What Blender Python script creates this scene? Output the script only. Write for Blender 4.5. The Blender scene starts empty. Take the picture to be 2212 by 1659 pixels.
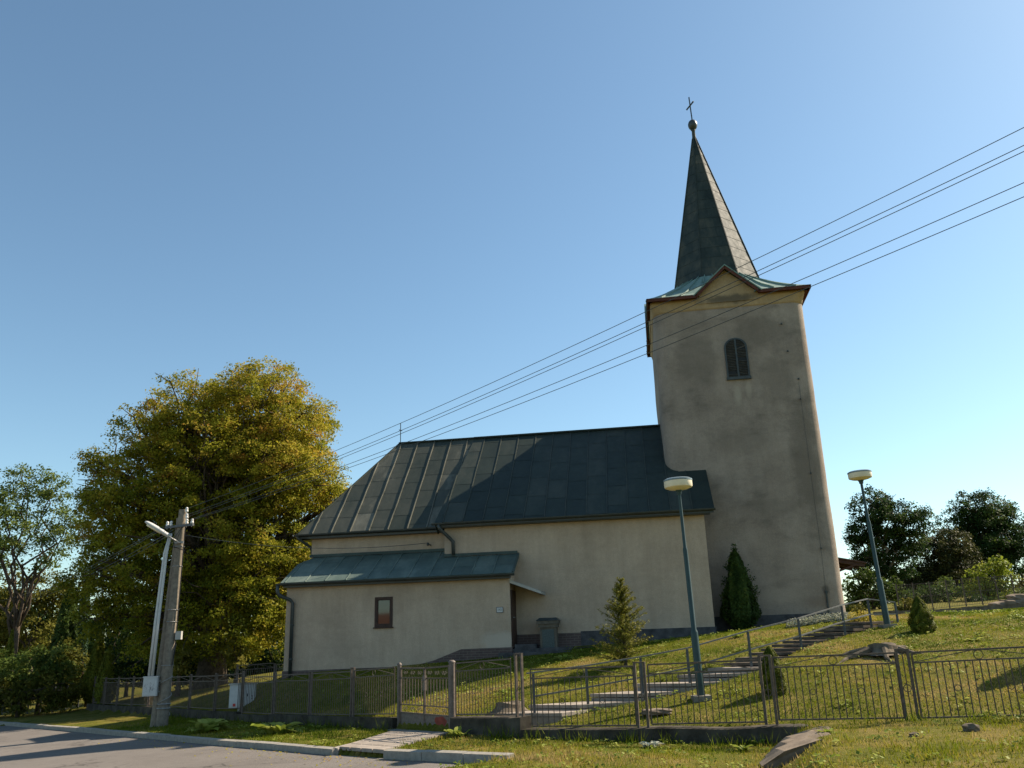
import bpy, math, random
import numpy as np
from mathutils import Vector, Matrix
random.seed(7); rng = np.random.default_rng(11)
sc = bpy.context.scene
col = sc.collection
R = math.radians

# ------------------------------------------------------------------ camera
F_PX, W_PX = 1800.0, 2212.0
pitch, roll = math.atan(549 / F_PX), R(1.9)
fwd = Vector((0, math.cos(pitch), math.sin(pitch)))
up0 = Vector((0, -math.sin(pitch), math.cos(pitch)))
rt0 = Vector((1, 0, 0))
rt = rt0 * math.cos(roll) - up0 * math.sin(roll)
up = rt0 * math.sin(roll) + up0 * math.cos(roll)
cam = bpy.data.cameras.new("camera")
cam.sensor_width = 36; cam.sensor_fit = 'HORIZONTAL'; cam.lens = 36 * F_PX / W_PX
cam.clip_start = .1; cam.clip_end = 3000
co = bpy.data.objects.new("camera", cam); col.objects.link(co)
M = Matrix((rt, up, -fwd)).transposed().to_4x4(); M.translation = Vector((0, 0, 1.6))
co.matrix_world = M
sc.camera = co

# ------------------------------------------------------------------ sky, sun, exposure
SUN_AZ, SUN_EL = R(23.5), R(40.5)          # azimuth measured from +X towards +Y
world = bpy.data.worlds.new("World"); sc.world = world; world.use_nodes = True
wn = world.node_tree
sky = wn.nodes.new('ShaderNodeTexSky'); sky.sky_type = 'NISHITA'; sky.sun_disc = False
sky.sun_elevation = SUN_EL; sky.sun_rotation = R(90) - SUN_AZ
sky.altitude = 250; sky.air_density = 1.0; sky.dust_density = .6; sky.ozone_density = 1.0
bg = wn.nodes['Background']; tint = wn.nodes.new('ShaderNodeMix'); tint.data_type = 'RGBA'; tint.blend_type = 'MULTIPLY'; tint.inputs[0].default_value = 1; tint.inputs[7].default_value = (.85, .98, .94, 1)
wn.links.new(sky.outputs[0], tint.inputs[6]); wn.links.new(tint.outputs[2], bg.inputs[0]); bg.inputs[1].default_value = .085
sun = bpy.data.lights.new("sun", 'SUN'); sun.energy = 5.0; sun.angle = R(.53); sun.color = (1, .86, .68)
so = bpy.data.objects.new("sun", sun); col.objects.link(so)
sd = Vector((math.cos(SUN_AZ) * math.cos(SUN_EL), math.sin(SUN_AZ) * math.cos(SUN_EL), math.sin(SUN_EL)))
so.rotation_euler = sd.to_track_quat('Z', 'Y').to_euler()
sc.view_settings.view_transform = 'Standard'; sc.view_settings.look = 'None'
sc.view_settings.exposure = 1.06; sc.view_settings.gamma = 1
sc.cycles.max_bounces = 6; sc.cycles.transparent_max_bounces = 6; sc.cycles.use_denoising = True

# ------------------------------------------------------------------ materials
def mat(name, rough=.8, spec=.3, metal=0):
    m = bpy.data.materials.new(name); m.use_nodes = True
    b = m.node_tree.nodes['Principled BSDF']
    b.inputs['Roughness'].default_value = rough; b.inputs['Specular IOR Level'].default_value = spec
    b.inputs['Metallic'].default_value = metal
    return m, m.node_tree, b
def N(nt, t, **k):
    n = nt.nodes.new(t)
    for a, v in k.items(): setattr(n, a, v)
    return n
def ramp(nt, fac, stops):
    r = N(nt, 'ShaderNodeValToRGB'); e = r.color_ramp.elements
    while len(e) < len(stops): e.new(.5)
    for i, (p, c) in enumerate(stops):
        e[i].position = p; e[i].color = (*c, 1)
    nt.links.new(fac, r.inputs[0]); return r.outputs[0]
def noise(nt, scale, detail=4, rough=.6, coord='Object', stretch=None, dist=0):
    tc = N(nt, 'ShaderNodeTexCoord'); o = tc.outputs[coord]
    if stretch:
        mp = N(nt, 'ShaderNodeMapping'); mp.inputs['Scale'].default_value = stretch
        nt.links.new(o, mp.inputs[0]); o = mp.outputs[0]
    n = N(nt, 'ShaderNodeTexNoise'); n.inputs['Scale'].default_value = scale
    n.inputs['Detail'].default_value = detail; n.inputs['Roughness'].default_value = rough
    n.inputs['Distortion'].default_value = dist
    nt.links.new(o, n.inputs[0]); return n.outputs[0]
def mixc(nt, fac, a, b, mode='MIX'):
    m = N(nt, 'ShaderNodeMix', data_type='RGBA', blend_type=mode)
    for s, v in ((0, fac), (6, a), (7, b)):
        if isinstance(v, (int, float)): m.inputs[s].default_value = v
        elif isinstance(v, tuple): m.inputs[s].default_value = (*v, 1)
        else: nt.links.new(v, m.inputs[s])
    return m.outputs[2]
def bump(nt, b, h, strength=.3, dist=.01):
    n = N(nt, 'ShaderNodeBump'); n.inputs['Strength'].default_value = strength; n.inputs['Distance'].default_value = dist
    nt.links.new(h, n.inputs['Height']); nt.links.new(n.outputs[0], b.inputs['Normal'])
def attr(nt, name='tone'):
    a = N(nt, 'ShaderNodeAttribute'); a.attribute_name = name; return a.outputs['Fac']

def simple(name, c, rough=.7, spec=.3, metal=0, var=.25, scale=6, bmp=.15):
    m, nt, b = mat(name, rough, spec, metal)
    n = noise(nt, scale, 5, .65)
    c0 = tuple(x * (1 - var) for x in c); c1 = tuple(min(1, x * (1 + var)) for x in c)
    nt.links.new(ramp(nt, n, [(.3, c0), (.7, c1)]), b.inputs['Base Color'])
    if bmp: bump(nt, b, noise(nt, scale * 12, 3), bmp, .004)
    return m

def plaster(name, c_lo, c_hi, stain=None, stain_amt=.6):
    m, nt, b = mat(name, .93, .12)
    base = ramp(nt, noise(nt, .7, 6, .6), [(.3, c_lo), (.72, c_hi)])
    fine = ramp(nt, noise(nt, 38, 3, .7), [(.25, (.82,) * 3), (.75, (1.12,) * 3)])
    c = mixc(nt, 1.0, base, fine, 'MULTIPLY')
    c = mixc(nt, 1.0, c, ramp(nt, noise(nt, 10, 5, .8), [(.3, (.9,) * 3), (.7, (1.07,) * 3)]), 'MULTIPLY')
    drip = ramp(nt, noise(nt, 2.6, 5, .7, stretch=(1, 1, .16)), [(.3, (.86,) * 3), (.62, (1.03,) * 3)])
    c = mixc(nt, 1.0, c, drip, 'MULTIPLY')
    if stain:
        s1 = ramp(nt, noise(nt, .42, 7, .62, stretch=(1, 1, 1.5), dist=.8), [(.42, (0,) * 3), (.66, (1,) * 3)])
        s2 = ramp(nt, noise(nt, 1.6, 6, .7, stretch=(1, 1, 2.6)), [(.4, (.25,) * 3), (.7, (1,) * 3)])
        f = mixc(nt, 1.0, s1, s2, 'MULTIPLY')
        f2 = N(nt, 'ShaderNodeMath', operation='MULTIPLY'); nt.links.new(f, f2.inputs[0]); f2.inputs[1].default_value = stain_amt
        c = mixc(nt, f2.outputs[0], c, stain)
    nt.links.new(c, b.inputs['Base Color'])
    mixh = N(nt, 'ShaderNodeMath', operation='ADD'); nt.links.new(noise(nt, 22, 5, .7), mixh.inputs[0]); nt.links.new(noise(nt, 70, 3, .6), mixh.inputs[1])
    bump(nt, b, mixh.outputs[0], .55, .02)
    return m

def stain_patch(m, cx, cz, rx, rz, colr, amt, edge=.6):
    """a weather stain of its own elliptical, ragged shape on a facade"""
    nt = m.node_tree; b = nt.nodes['Principled BSDF']; old = b.inputs['Base Color'].links[0].from_socket
    tc = N(nt, 'ShaderNodeTexCoord'); mp = N(nt, 'ShaderNodeMapping'); mp.inputs['Location'].default_value = (-cx / rx, 0, -cz / rz); mp.inputs['Scale'].default_value = (1 / rx, 0, 1 / rz)
    nt.links.new(tc.outputs['Object'], mp.inputs[0]); ln_ = N(nt, 'ShaderNodeVectorMath', operation='LENGTH'); nt.links.new(mp.outputs[0], ln_.inputs[0])
    ad = N(nt, 'ShaderNodeMath', operation='ADD'); nt.links.new(ln_.outputs['Value'], ad.inputs[0]); nz = N(nt, 'ShaderNodeMath', operation='MULTIPLY_ADD'); nt.links.new(noise(nt, 2.2, 6, .7), nz.inputs[0]); nz.inputs[1].default_value = 1.3; nz.inputs[2].default_value = -.65; nt.links.new(nz.outputs[0], ad.inputs[1])
    mr = N(nt, 'ShaderNodeMapRange', interpolation_type='SMOOTHSTEP'); nt.links.new(ad.outputs[0], mr.inputs[0]); mr.inputs[1].default_value = 1 - edge; mr.inputs[2].default_value = 1.1; mr.inputs[3].default_value = amt; mr.inputs[4].default_value = 0
    nt.links.new(mixc(nt, mr.outputs[0], old, colr), b.inputs['Base Color'])
def sheet_metal(name, stops, rough=.5, spec=.5, streak=.5):
    """sheet roofing: tone per sheet, plus weather streaks running down the slope"""
    m, nt, b = mat(name, rough, spec)
    t = attr(nt)
    n = noise(nt, 2.2, 6, .65, stretch=(1, .45, .45))
    f = N(nt, 'ShaderNodeMath', operation='MULTIPLY_ADD'); nt.links.new(n, f.inputs[0]); f.inputs[1].default_value = streak
    nt.links.new(t, f.inputs[2])
    s = N(nt, 'ShaderNodeMath', operation='SUBTRACT'); nt.links.new(f.outputs[0], s.inputs[0]); s.inputs[1].default_value = streak * .5
    nt.links.new(ramp(nt, s.outputs[0], stops), b.inputs['Base Color'])
    rr = N(nt, 'ShaderNodeMapRange'); nt.links.new(noise(nt, 5, 4), rr.inputs[0])
    rr.inputs[3].default_value = rough - .1; rr.inputs[4].default_value = rough + .15
    nt.links.new(rr.outputs[0], b.inputs['Roughness'])
    bump(nt, b, noise(nt, 3, 4, .5), .25, .03)
    return m

def brick(name):
    m, nt, b = mat(name, .85, .2)
    tc = N(nt, 'ShaderNodeTexCoord'); mp = N(nt, 'ShaderNodeMapping'); mp.inputs['Rotation'].default_value = (R(90), 0, 0)
    nt.links.new(tc.outputs['Object'], mp.inputs[0])
    bt = N(nt, 'ShaderNodeTexBrick'); nt.links.new(mp.outputs[0], bt.inputs[0])
    bt.inputs['Scale'].default_value = 1; bt.inputs['Brick Width'].default_value = .24; bt.inputs['Row Height'].default_value = .07
    bt.inputs['Mortar Size'].default_value = .008
    bt.inputs['Color1'].default_value = (.085, .05, .045, 1); bt.inputs['Color2'].default_value = (.12, .075, .062, 1); bt.inputs['Mortar'].default_value = (.2, .17, .14, 1)
    nt.links.new(mixc(nt, .5, bt.outputs[0], ramp(nt, noise(nt, 3, 5), [(.3, (.06, .05, .05)), (.7, (.15, .11, .1))])), b.inputs['Base Color'])
    bump(nt, b, bt.outputs['Fac'], -.4, .01)
    return m

def leafmat(name, stops, transl=.35, rough=.55):
    m, nt, b = mat(name, rough, .07)
    c = ramp(nt, attr(nt), stops)
    nt.links.new(c, b.inputs['Base Color'])
    tr = N(nt, 'ShaderNodeBsdfTranslucent'); nt.links.new(c, tr.inputs[0])
    mx = N(nt, 'ShaderNodeMixShader'); mx.inputs[0].default_value = transl
    nt.links.new(b.outputs[0], mx.inputs[1]); nt.links.new(tr.outputs[0], mx.inputs[2])
    nt.links.new(mx.outputs[0], nt.nodes['Material Output'].inputs[0])
    return m

MT = {}
MT['nave_plaster'] = plaster('nave_plaster', (.46, .35, .255), (.55, .43, .32), (.28, .22, .165), .5)
MT['tower_plaster'] = plaster('tower_plaster', (.31, .25, .2), (.395, .328, .268), (.12, .1, .084), .85)
MT['band_plaster'] = plaster('band_plaster', (.40, .29, .165), (.47, .35, .21), (.1, .09, .08), .3)
stain_patch(MT['band_plaster'], 1.75, 12.66, 1.15, .2, (.1, .085, .065), .8)
for a_ in ((1.6, 9.25, .16, .5, (.43, .37, .29), .6), (1.98, 9.4, .12, .35, (.43, .37, .29), .5), (3.5, 6.6, .5, 3.2, (.14, .115, .09), .5), (.4, 10.6, .9, 1.3, (.15, .125, .1), .5), (2.6, 11.4, 1.2, .8, (.14, .118, .095), .5), (2.9, 9.6, .7, 1.0, (.15, .125, .1), .4),
           (3.57, 2.75, .14, .2, (.08, .065, .05), .7), (1.5, 7.6, 1.2, .5, (.17, .14, .11), .4), (2.4, 5.4, 1.3, .35, (.17, .14, .11), .4), (2.2, 2.6, .8, .3, (.4, .33, .26), .5), (3.3, 2.4, .5, .25, (.2, .15, .12), .5)):
    stain_patch(MT['tower_plaster'], *a_)
stain_patch(MT['nave_plaster'], -6.3, 1.55, .7, .3, (.56, .5, .42), .5)
stain_patch(MT['nave_plaster'], -8.1, 4.3, .5, .9, (.3, .25, .2), .35)
MT['dark_roof'] = sheet_metal('dark_roof', [(0, (.01, .017, .016)), (.45, (.028, .038, .031)), (.75, (.068, .071, .056)), (1, (.22, .21, .165))], .5, .16)
MT['teal_roof'] = sheet_metal('teal_roof', [(0, (.04, .058, .053)), (.5, (.085, .12, .106)), (1, (.21, .25, .215))], .55, .22, .95)
MT['skirt_roof'] = sheet_metal('skirt_roof', [(0, (.1, .17, .15)), (.5, (.17, .25, .215)), (1, (.28, .35, .3))], .6, .25)
MT['spire_roof'] = sheet_metal('spire_roof', [(0, (.012, .02, .02)), (.35, (.034, .046, .043)), (.65, (.07, .074, .06)), (1, (.19, .155, .115))], .68, .16, 1.5)
MT['dark_metal'] = simple('dark_metal', (.035, .042, .04), .45, .5, 0, .3)
MT['brown_wood'] = simple('brown_wood', (.05, .026, .018), .6, .3, 0, .35, 9)
MT['fascia_brown'] = simple('fascia_brown', (.095, .034, .024), .7, .2, 0, .35, 5)
MT['step_stone'] = simple('step_stone', (.11, .09, .07), .92, .1, 0, .45, 6, .6)
MT['memorial_stone'] = simple('memorial_stone', (.13, .112, .088), .92, .1, 0, .35, 7, .4)
MT['slat_wood'] = simple('slat_wood', (.075, .07, .06), .9, .05, 0, .4, 9)
MT['brick'] = brick('brick')
MT['stone_dark'] = simple('stone_dark', (.07, .068, .07), .85, .2, 0, .45, 5, .5)
MT['concrete'] = simple('concrete', (.2, .185, .155), .9, .15, 0, .3, 7, .4)
MT['concrete_dark'] = simple('concrete_dark', (.06, .053, .042), .92, .1, 0, .6, 2.6, .6)
MT['concrete_pole'] = simple('concrete_pole', (.2, .17, .132), .9, .15, 0, .3, 9, .4)
MT['wood_grey'] = simple('wood_grey', (.14, .12, .1), .9, .1, 0, .35, 8, .4)
MT['kerb'] = simple('kerb', (.27, .25, .215), .88, .15, 0, .22, 9, .4)
MT['paving'] = simple('paving', (.27, .235, .2), .9, .12, 0, .3, 4, .4)
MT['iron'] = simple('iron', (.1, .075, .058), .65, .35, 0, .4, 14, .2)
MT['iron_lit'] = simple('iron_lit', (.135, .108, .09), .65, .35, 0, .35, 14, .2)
MT['rust_red'] = simple('rust_red', (.2, .045, .03), .75, .2, 0, .3, 9, .2)
MT['rail_steel'] = simple('rail_steel', (.06, .065, .07), .5, .45, 0, .3, 12, .1)
MT['rail_bar'] = simple('rail_bar', (.12, .116, .105), .5, .5, 0, .25, 12, .1)
MT['lamp_green'] = simple('lamp_green', (.022, .05, .05), .45, .35, 0, .2, 5, .05)
MT['lamp_cap'] = simple('lamp_cap', (.16, .21, .24), .4, .5, 0, .15, 5, .05)
MT['opal'] = simple('opal', (.78, .68, .5), .45, .4, 0, .08, 4, 0)
MT['white_paint'] = simple('white_paint', (.5, .5, .48), .5, .4, 0, .1, 6, .05)
MT['off_white'] = simple('off_white', (.36, .345, .31), .6, .35, 0, .15, 6, .1)
MT['galv'] = simple('galv', (.26, .26, .25), .5, .4, .3, .15, 9, .05)
MT['black'] = simple('black', (.015, .016, .016), .6, .3, 0, .2, 6, 0)
MT['ink'] = simple('ink', (.07, .07, .08), .8, .1, 0, .2, 6, 0)
MT['sticker_red'] = simple('sticker_red', (.5, .06, .05), .6, .3, 0, .1, 6, 0)
MT['porcelain'] = simple('porcelain', (.72, .7, .66), .25, .5, 0, .1, 6, 0)
MT['bark'] = simple('bark', (.075, .058, .042), .95, .08, 0, .5, 6, .9)
MT['bark_pale'] = simple('bark_pale', (.2, .165, .125), .95, .08, 0, .4, 6, .8)
MT['stump'] = simple('stump', (.14, .115, .085), .95, .08, 0, .45, 5, .7)
MT['rock'] = simple('rock', (.19, .152, .115), .95, .1, 0, .35, 4, .8)
MT['sand'] = simple('sand', (.36, .27, .16), .95, .05, 0, .3, 3, .6)
MT['bronze_plate'] = simple('bronze_plate', (.055, .075, .072), .5, .4, 0, .6, 30, .3)
m, nt, b = mat('glass', .04, .8); b.inputs['Base Color'].default_value = (.02, .022, .025, 1); MT['glass'] = m

# leaves
MT['linden'] = leafmat('linden', [(0, (.06, .08, .008)), (.3, (.165, .178, .013)), (.6, (.30, .27, .022)), (.85, (.40, .31, .04)), (1, (.37, .2, .04))], .45)
MT['green_leaf'] = leafmat('green_leaf', [(0, (.035, .058, .012)), (.5, (.095, .135, .026)), (1, (.2, .22, .05))], .35)
MT['olive_leaf'] = leafmat('olive_leaf', [(0, (.05, .06, .01)), (.5, (.12, .12, .02)), (1, (.22, .19, .04))], .38)
MT['dark_leaf'] = leafmat('dark_leaf', [(0, (.012, .026, .009)), (.5, (.03, .06, .015)), (1, (.085, .12, .022))], .38)
MT['brownish_leaf'] = leafmat('brownish_leaf', [(0, (.022, .028, .01)), (.5, (.055, .062, .018)), (1, (.15, .13, .04))], .3)
MT['bright_leaf'] = leafmat('bright_leaf', [(0, (.1, .14, .012)), (.5, (.22, .26, .03)), (1, (.36, .36, .06))], .4)
MT['thuja_dark'] = leafmat('thuja_dark', [(0, (.012, .028, .016)), (.6, (.03, .055, .025)), (1, (.07, .1, .03))], .2)
MT['thuja_green'] = leafmat('thuja_green', [(0, (.02, .04, .01)), (.6, (.06, .095, .018)), (1, (.17, .17, .035))], .25)
MT['thuja_gold'] = leafmat('thuja_gold', [(0, (.06, .08, .01)), (.6, (.16, .17, .02)), (1, (.28, .25, .04))], .3)
MT['spruce'] = leafmat('spruce', [(0, (.06, .075, .012)), (.5, (.145, .15, .02)), (1, (.28, .245, .04))], .2)
MT['silver_leaf'] = leafmat('silver_leaf', [(0, (.16, .18, .12)), (.5, (.3, .32, .24)), (1, (.48, .48, .38))], .25)
MT['gold_leaf'] = leafmat('gold_leaf', [(0, (.22, .19, .02)), (.5, (.4, .32, .04)), (1, (.55, .43, .1))], .35)
MT['weed'] = leafmat('weed', [(0, (.1, .15, .02)), (.5, (.2, .25, .035)), (1, (.34, .36, .09))], .4)
MT['grass'] = leafmat('grass', [(0, (.055, .088, .005)), (.3, (.122, .158, .01)), (.6, (.205, .205, .016)), (.78, (.28, .22, .042)), (1, (.38, .28, .12))], .42, .6)

def groundmat():
    m, nt, b = mat('turf_soil', .95, .08)
    g = ramp(nt, noise(nt, 1.1, 7, .68), [(.28, (.06, .075, .008)), (.48, (.115, .112, .015)), (.62, (.18, .14, .036)), (.8, (.26, .19, .08))])
    f = ramp(nt, noise(nt, 26, 4, .75), [(.25, (.55,) * 3), (.75, (1.3,) * 3)])
    nt.links.new(mixc(nt, 1.0, g, f, 'MULTIPLY'), b.inputs['Base Color'])
    bump(nt, b, noise(nt, 18, 6, .75), .8, .05)
    return m
MT['ground'] = groundmat()
def asphaltmat():
    m, nt, b = mat('asphalt', .88, .2)
    a = ramp(nt, noise(nt, .5, 5, .6), [(.3, (.138, .123, .11)), (.7, (.17, .153, .137))])
    f = ramp(nt, noise(nt, 85, 2, .7), [(.3, (.74,) * 3), (.7, (1.2,) * 3)])
    c = mixc(nt, 1.0, a, f, 'MULTIPLY')
    cr = N(nt, 'ShaderNodeTexVoronoi', feature='DISTANCE_TO_EDGE'); cr.inputs['Scale'].default_value = .35
    tc = N(nt, 'ShaderNodeTexCoord'); nt.links.new(tc.outputs['Object'], cr.inputs[0])
    wob = N(nt, 'ShaderNodeVectorMath', operation='ADD'); nv = N(nt, 'ShaderNodeTexNoise'); nv.inputs['Scale'].default_value = 1.7; nv.inputs['Detail'].default_value = 5
    nt.links.new(tc.outputs['Object'], nv.inputs[0]); nt.links.new(tc.outputs['Object'], wob.inputs[0]); nt.links.new(nv.outputs['Color'], wob.inputs[1]); nt.links.new(wob.outputs[0], cr.inputs[0])
    crk = ramp(nt, cr.outputs['Distance'], [(.0, (.42,) * 3), (.006, (.62,) * 3), (.012, (1,) * 3)])
    gate_ = ramp(nt, noise(nt, .23, 2), [(.5, (0,) * 3), (.56, (1,) * 3)])
    c = mixc(nt, gate_, c, mixc(nt, 1.0, c, crk, 'MULTIPLY'))
    c = mixc(nt, 1.0, c, ramp(nt, noise(nt, 1.3, 6, .75, dist=1.5), [(.3, (.86,) * 3), (.5, (1,) * 3), (.72, (1.08,) * 3)]), 'MULTIPLY')
    nt.links.new(c, b.inputs['Base Color'])
    bump(nt, b, noise(nt, 90, 3, .8), .5, .012)
    return m
MT['asphalt'] = asphaltmat()

# ------------------------------------------------------------------ mesh helpers
class MB:
    def __init__(s): s.v = []; s.f = []; s.t = []
    def add(s, vs, fs, tone=.5):
        o = len(s.v); s.v += [tuple(v) for v in vs]; s.f += [tuple(i + o for i in f) for f in fs]
        s.t += [tone] * len(fs) if not isinstance(tone, list) else tone
    def box(s, c, d, rot=None, tone=.5):
        x, y, z = d[0] / 2, d[1] / 2, d[2] / 2
        vs = [Vector((a * x, b_ * y, e * z)) for a in (-1, 1) for b_ in (-1, 1) for e in (-1, 1)]
        if rot is not None: vs = [rot @ v for v in vs]
        s.add([v + Vector(c) for v in vs], [(0, 1, 3, 2), (4, 6, 7, 5), (0, 4, 5, 1), (2, 3, 7, 6), (0, 2, 6, 4), (1, 5, 7, 3)], tone)
    def ext(s, a, b_): # box from corner a to b
        s.box([(a[i] + b_[i]) / 2 for i in range(3)], [abs(b_[i] - a[i]) for i in range(3)])
    def bar(s, p, q, w, h=None, upv=(0, 0, 1), tone=.5):
        p, q = Vector(p), Vector(q); h = h or w; d = q - p; L = d.length
        if L < 1e-6: return
        d = d / L; u = Vector(upv)
        if abs(d.dot(u)) > .98: u = Vector((0, 1, 0))
        sx = d.cross(u).normalized(); uu = sx.cross(d)
        s.box((p + q) / 2, (w, L, h), Matrix((sx, d, uu)).transposed(), tone)
    def tube(s, pts, r, n=8, cap=True, tone=.5, closed=False):
        pts = [Vector(p) for p in pts]; m = len(pts)
        rs = r if isinstance(r, (list, tuple)) else [r] * m
        vs = []; ref = None
        for i, p in enumerate(pts):
            a = pts[(i - 1) % m] if (i > 0 or closed) else p
            c = pts[(i + 1) % m] if (i < m - 1 or closed) else p
            t = (c - a).normalized() if (c - a).length > 1e-9 else Vector((0, 0, 1))
            if ref is None:
                ref = Vector((0, 0, 1)) if abs(t.z) < .9 else Vector((1, 0, 0))
            x = t.cross(ref).normalized(); y = x.cross(t).normalized(); ref = y
            if abs(y.dot(t)) > .99: ref = x
            for k in range(n):
                an = 2 * math.pi * k / n; vs.append(p + (x * math.cos(an) + y * math.sin(an)) * rs[i])
        fs = []
        for i in range(m - 1 + (1 if closed else 0)):
            j = (i + 1) % m
            for k in range(n): k2 = (k + 1) % n; fs.append((i * n + k, i * n + k2, j * n + k2, j * n + k))
        if cap and not closed: fs.append(tuple(range(n - 1, -1, -1))); fs.append(tuple((m - 1) * n + k for k in range(n)))
        s.add(vs, fs, tone)
    def lathe(s, prof, n=24, c=(0, 0, 0), tone=.5):
        vs = [(c[0] + r_ * math.cos(2 * math.pi * k / n), c[1] + r_ * math.sin(2 * math.pi * k / n), c[2] + z) for r_, z in prof for k in range(n)]
        fs = [(i * n + k, i * n + (k + 1) % n, (i + 1) * n + (k + 1) % n, (i + 1) * n + k) for i in range(len(prof) - 1) for k in range(n)]
        fs.append(tuple(range(n - 1, -1, -1))); fs.append(tuple((len(prof) - 1) * n + k for k in range(n)))
        s.add(vs, fs, tone)
    def poly(s, pts, thick=None, tone=.5):
        """flat polygon, optionally extruded by vector thick"""
        n = len(pts); pts = [Vector(p) for p in pts]
        if thick is None: s.add(pts, [tuple(range(n))], tone); return
        q = [p + Vector(thick) for p in pts]
        s.add(pts + q, [tuple(range(n)), tuple(range(2 * n - 1, n - 1, -1))] + [(i, n + i, n + (i + 1) % n, (i + 1) % n) for i in range(n)], tone)
    def build(s, name, m, parent=None, smooth=False, fix=True):
        me = bpy.data.meshes.new(name); me.from_pydata(s.v, [], s.f)
        a = me.attributes.new('tone', 'FLOAT', 'FACE'); a.data.foreach_set('value', np.array(s.t, dtype=np.float32))
        me.materials.append(m if not isinstance(m, str) else MT[m])
        if fix:
            import bmesh
            bm = bmesh.new(); bm.from_mesh(me); bmesh.ops.recalc_face_normals(bm, faces=bm.faces); bm.to_mesh(me); bm.free()
        if smooth: me.shade_smooth()
        me.update()
        o = bpy.data.objects.new(name, me); col.objects.link(o)
        if parent: o.parent = parent
        return o
def np_mesh(name, V, Fc, tone, m, parent=None):
    """V (n,3), Fc (k,q) index array, tone (k,)"""
    me = bpy.data.meshes.new(name); k, q = Fc.shape
    me.vertices.add(len(V)); me.vertices.foreach_set('co', V.astype(np.float32).ravel())
    me.loops.add(k * q); me.loops.foreach_set('vertex_index', Fc.astype(np.int32).ravel())
    me.polygons.add(k); me.polygons.foreach_set('loop_start', np.arange(0, k * q, q, dtype=np.int32))
    me.update(calc_edges=True)
    a = me.attributes.new('tone', 'FLOAT', 'FACE'); a.data.foreach_set('value', np.asarray(tone, np.float32))
    me.materials.append(MT[m])
    o = bpy.data.objects.new(name, me); col.objects.link(o)
    if parent: o.parent = parent
    return o
def tag(o, label=None, cat=None, group=None, kind=None):
    if label: o['label'] = label
    if cat: o['category'] = cat
    if group: o['group'] = group
    if kind: o['kind'] = kind
    return o
def thing(name, label, cat, loc=(0, 0, 0), rz=0, group=None):
    o = bpy.data.objects.new(name, None); o.empty_display_size = .2; col.objects.link(o)
    o.location = loc; o.rotation_euler = (0, 0, rz)
    return tag(o, label, cat, group)

# value noise for masks
_tab = rng.random((64, 64))
def vnoise(x, y, s):
    x = np.asarray(x) / s + 100; y = np.asarray(y) / s + 100
    i = np.floor(x).astype(int); j = np.floor(y).astype(int); u = x - i; v = y - j
    u = u * u * (3 - 2 * u); v = v * v * (3 - 2 * v)
    g = lambda a, b_: _tab[a % 64, b_ % 64]
    return (g(i, j) * (1 - u) + g(i + 1, j) * u) * (1 - v) + (g(i, j + 1) * (1 - u) + g(i + 1, j + 1) * u) * v
def fbm(x, y, s): return (vnoise(x, y, s) + .5 * vnoise(x + 31, y + 7, s / 2.1) + .25 * vnoise(x + 3, y + 57, s / 4.3)) / 1.75

# ------------------------------------------------------------------ terrain
PSI = R(-8.5)
S2 = np.array([math.cos(PSI), math.sin(PSI)]); D2 = np.array([-math.sin(PSI), math.cos(PSI)]); O2 = np.array([5.80, 25.9])
def LW(s, d): return O2 + S2 * s + D2 * d        # church frame -> world plan
CP = [(0.1, 16.1, .05), (1.9, 15.6, .07), (4.0, 14.9, .12), (6.0, 14.1, .17), (8.5, 13.2, .22), (-1.3, 17.8, .16), (-2.7, 19.5, .05), (-3.9, 20.9, -.03),
      (-5.3, 22.6, -.1), (-6.5, 24, -.15), (-7.9, 25.7, -.24), (-9.5, 27.6, -.22), (-12, 31, -.3), (-15, 35, -.4)]
for s_, d_, z_ in [(-13, -1.1, .68), (-10, -1.1, .85), (-8, -1.1, .98), (-6, -1.1, 1.1), (-4.5, -.4, 1.27), (-2.2, -.4, 1.38), (0, -.2, 1.55), (2, 1.0, 1.72),
                   (4.2, 1.0, 1.85), (-13, 4, .8), (-13, 9, .9), (4.5, 7, 2.0), (0, 10, 1.9), (8, 3, 1.95), (13, 4, 2.3), (16, -2, 2.1), (20, 10, 2.6)]:
    p_ = LW(s_, d_); CP.append((p_[0], p_[1], z_))
CP += [(3.1, 16.9, .33), (9.2, 21.0, 1.57), (8.0, 23.0, 1.72), (7.2, 17.6, 1.0), (-14, 45, .2), (12, 19, 1.55), (12.5, 16, 1.05)]
CP = np.array(CP); nCP = len(CP)
def tps(r2): return np.where(r2 > 1e-9, r2 * np.log(r2 + 1e-12), 0) * .5
A_ = np.zeros((nCP + 3, nCP + 3)); A_[:nCP, :nCP] = tps(((CP[:, None, :2] - CP[None, :, :2]) ** 2).sum(-1)) + np.eye(nCP) * .6
A_[:nCP, nCP] = 1; A_[:nCP, nCP + 1:] = CP[:, :2]; A_[nCP:, :nCP] = A_[:nCP, nCP:].T
W_ = np.linalg.solve(A_, np.r_[CP[:, 2], 0, 0, 0])
def zback(x, y):
    x = np.clip(x, -22, 24); y = np.clip(y, 12, 44)
    r2 = (x[..., None] - CP[:, 0]) ** 2 + (y[..., None] - CP[:, 1]) ** 2
    return tps(r2) @ W_[:nCP] + W_[nCP] + W_[nCP + 1] * x + W_[nCP + 2] * y
def ss(t): t = np.clip(t, 0, 1); return t * t * (3 - 2 * t)
def zfront(x, y):
    x = np.asarray(x, float)
    z = -.1 + .042 * np.clip(x, -22, 0) - .02 * np.clip(x, 0, 3)
    e = 3.9 + .28 * (y - 12.9)
    return z + .3 * ss((x - e + .35) / .7) + .03 * np.clip(x - 4, 0, 10) * ss((x - e) / 2)
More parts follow.
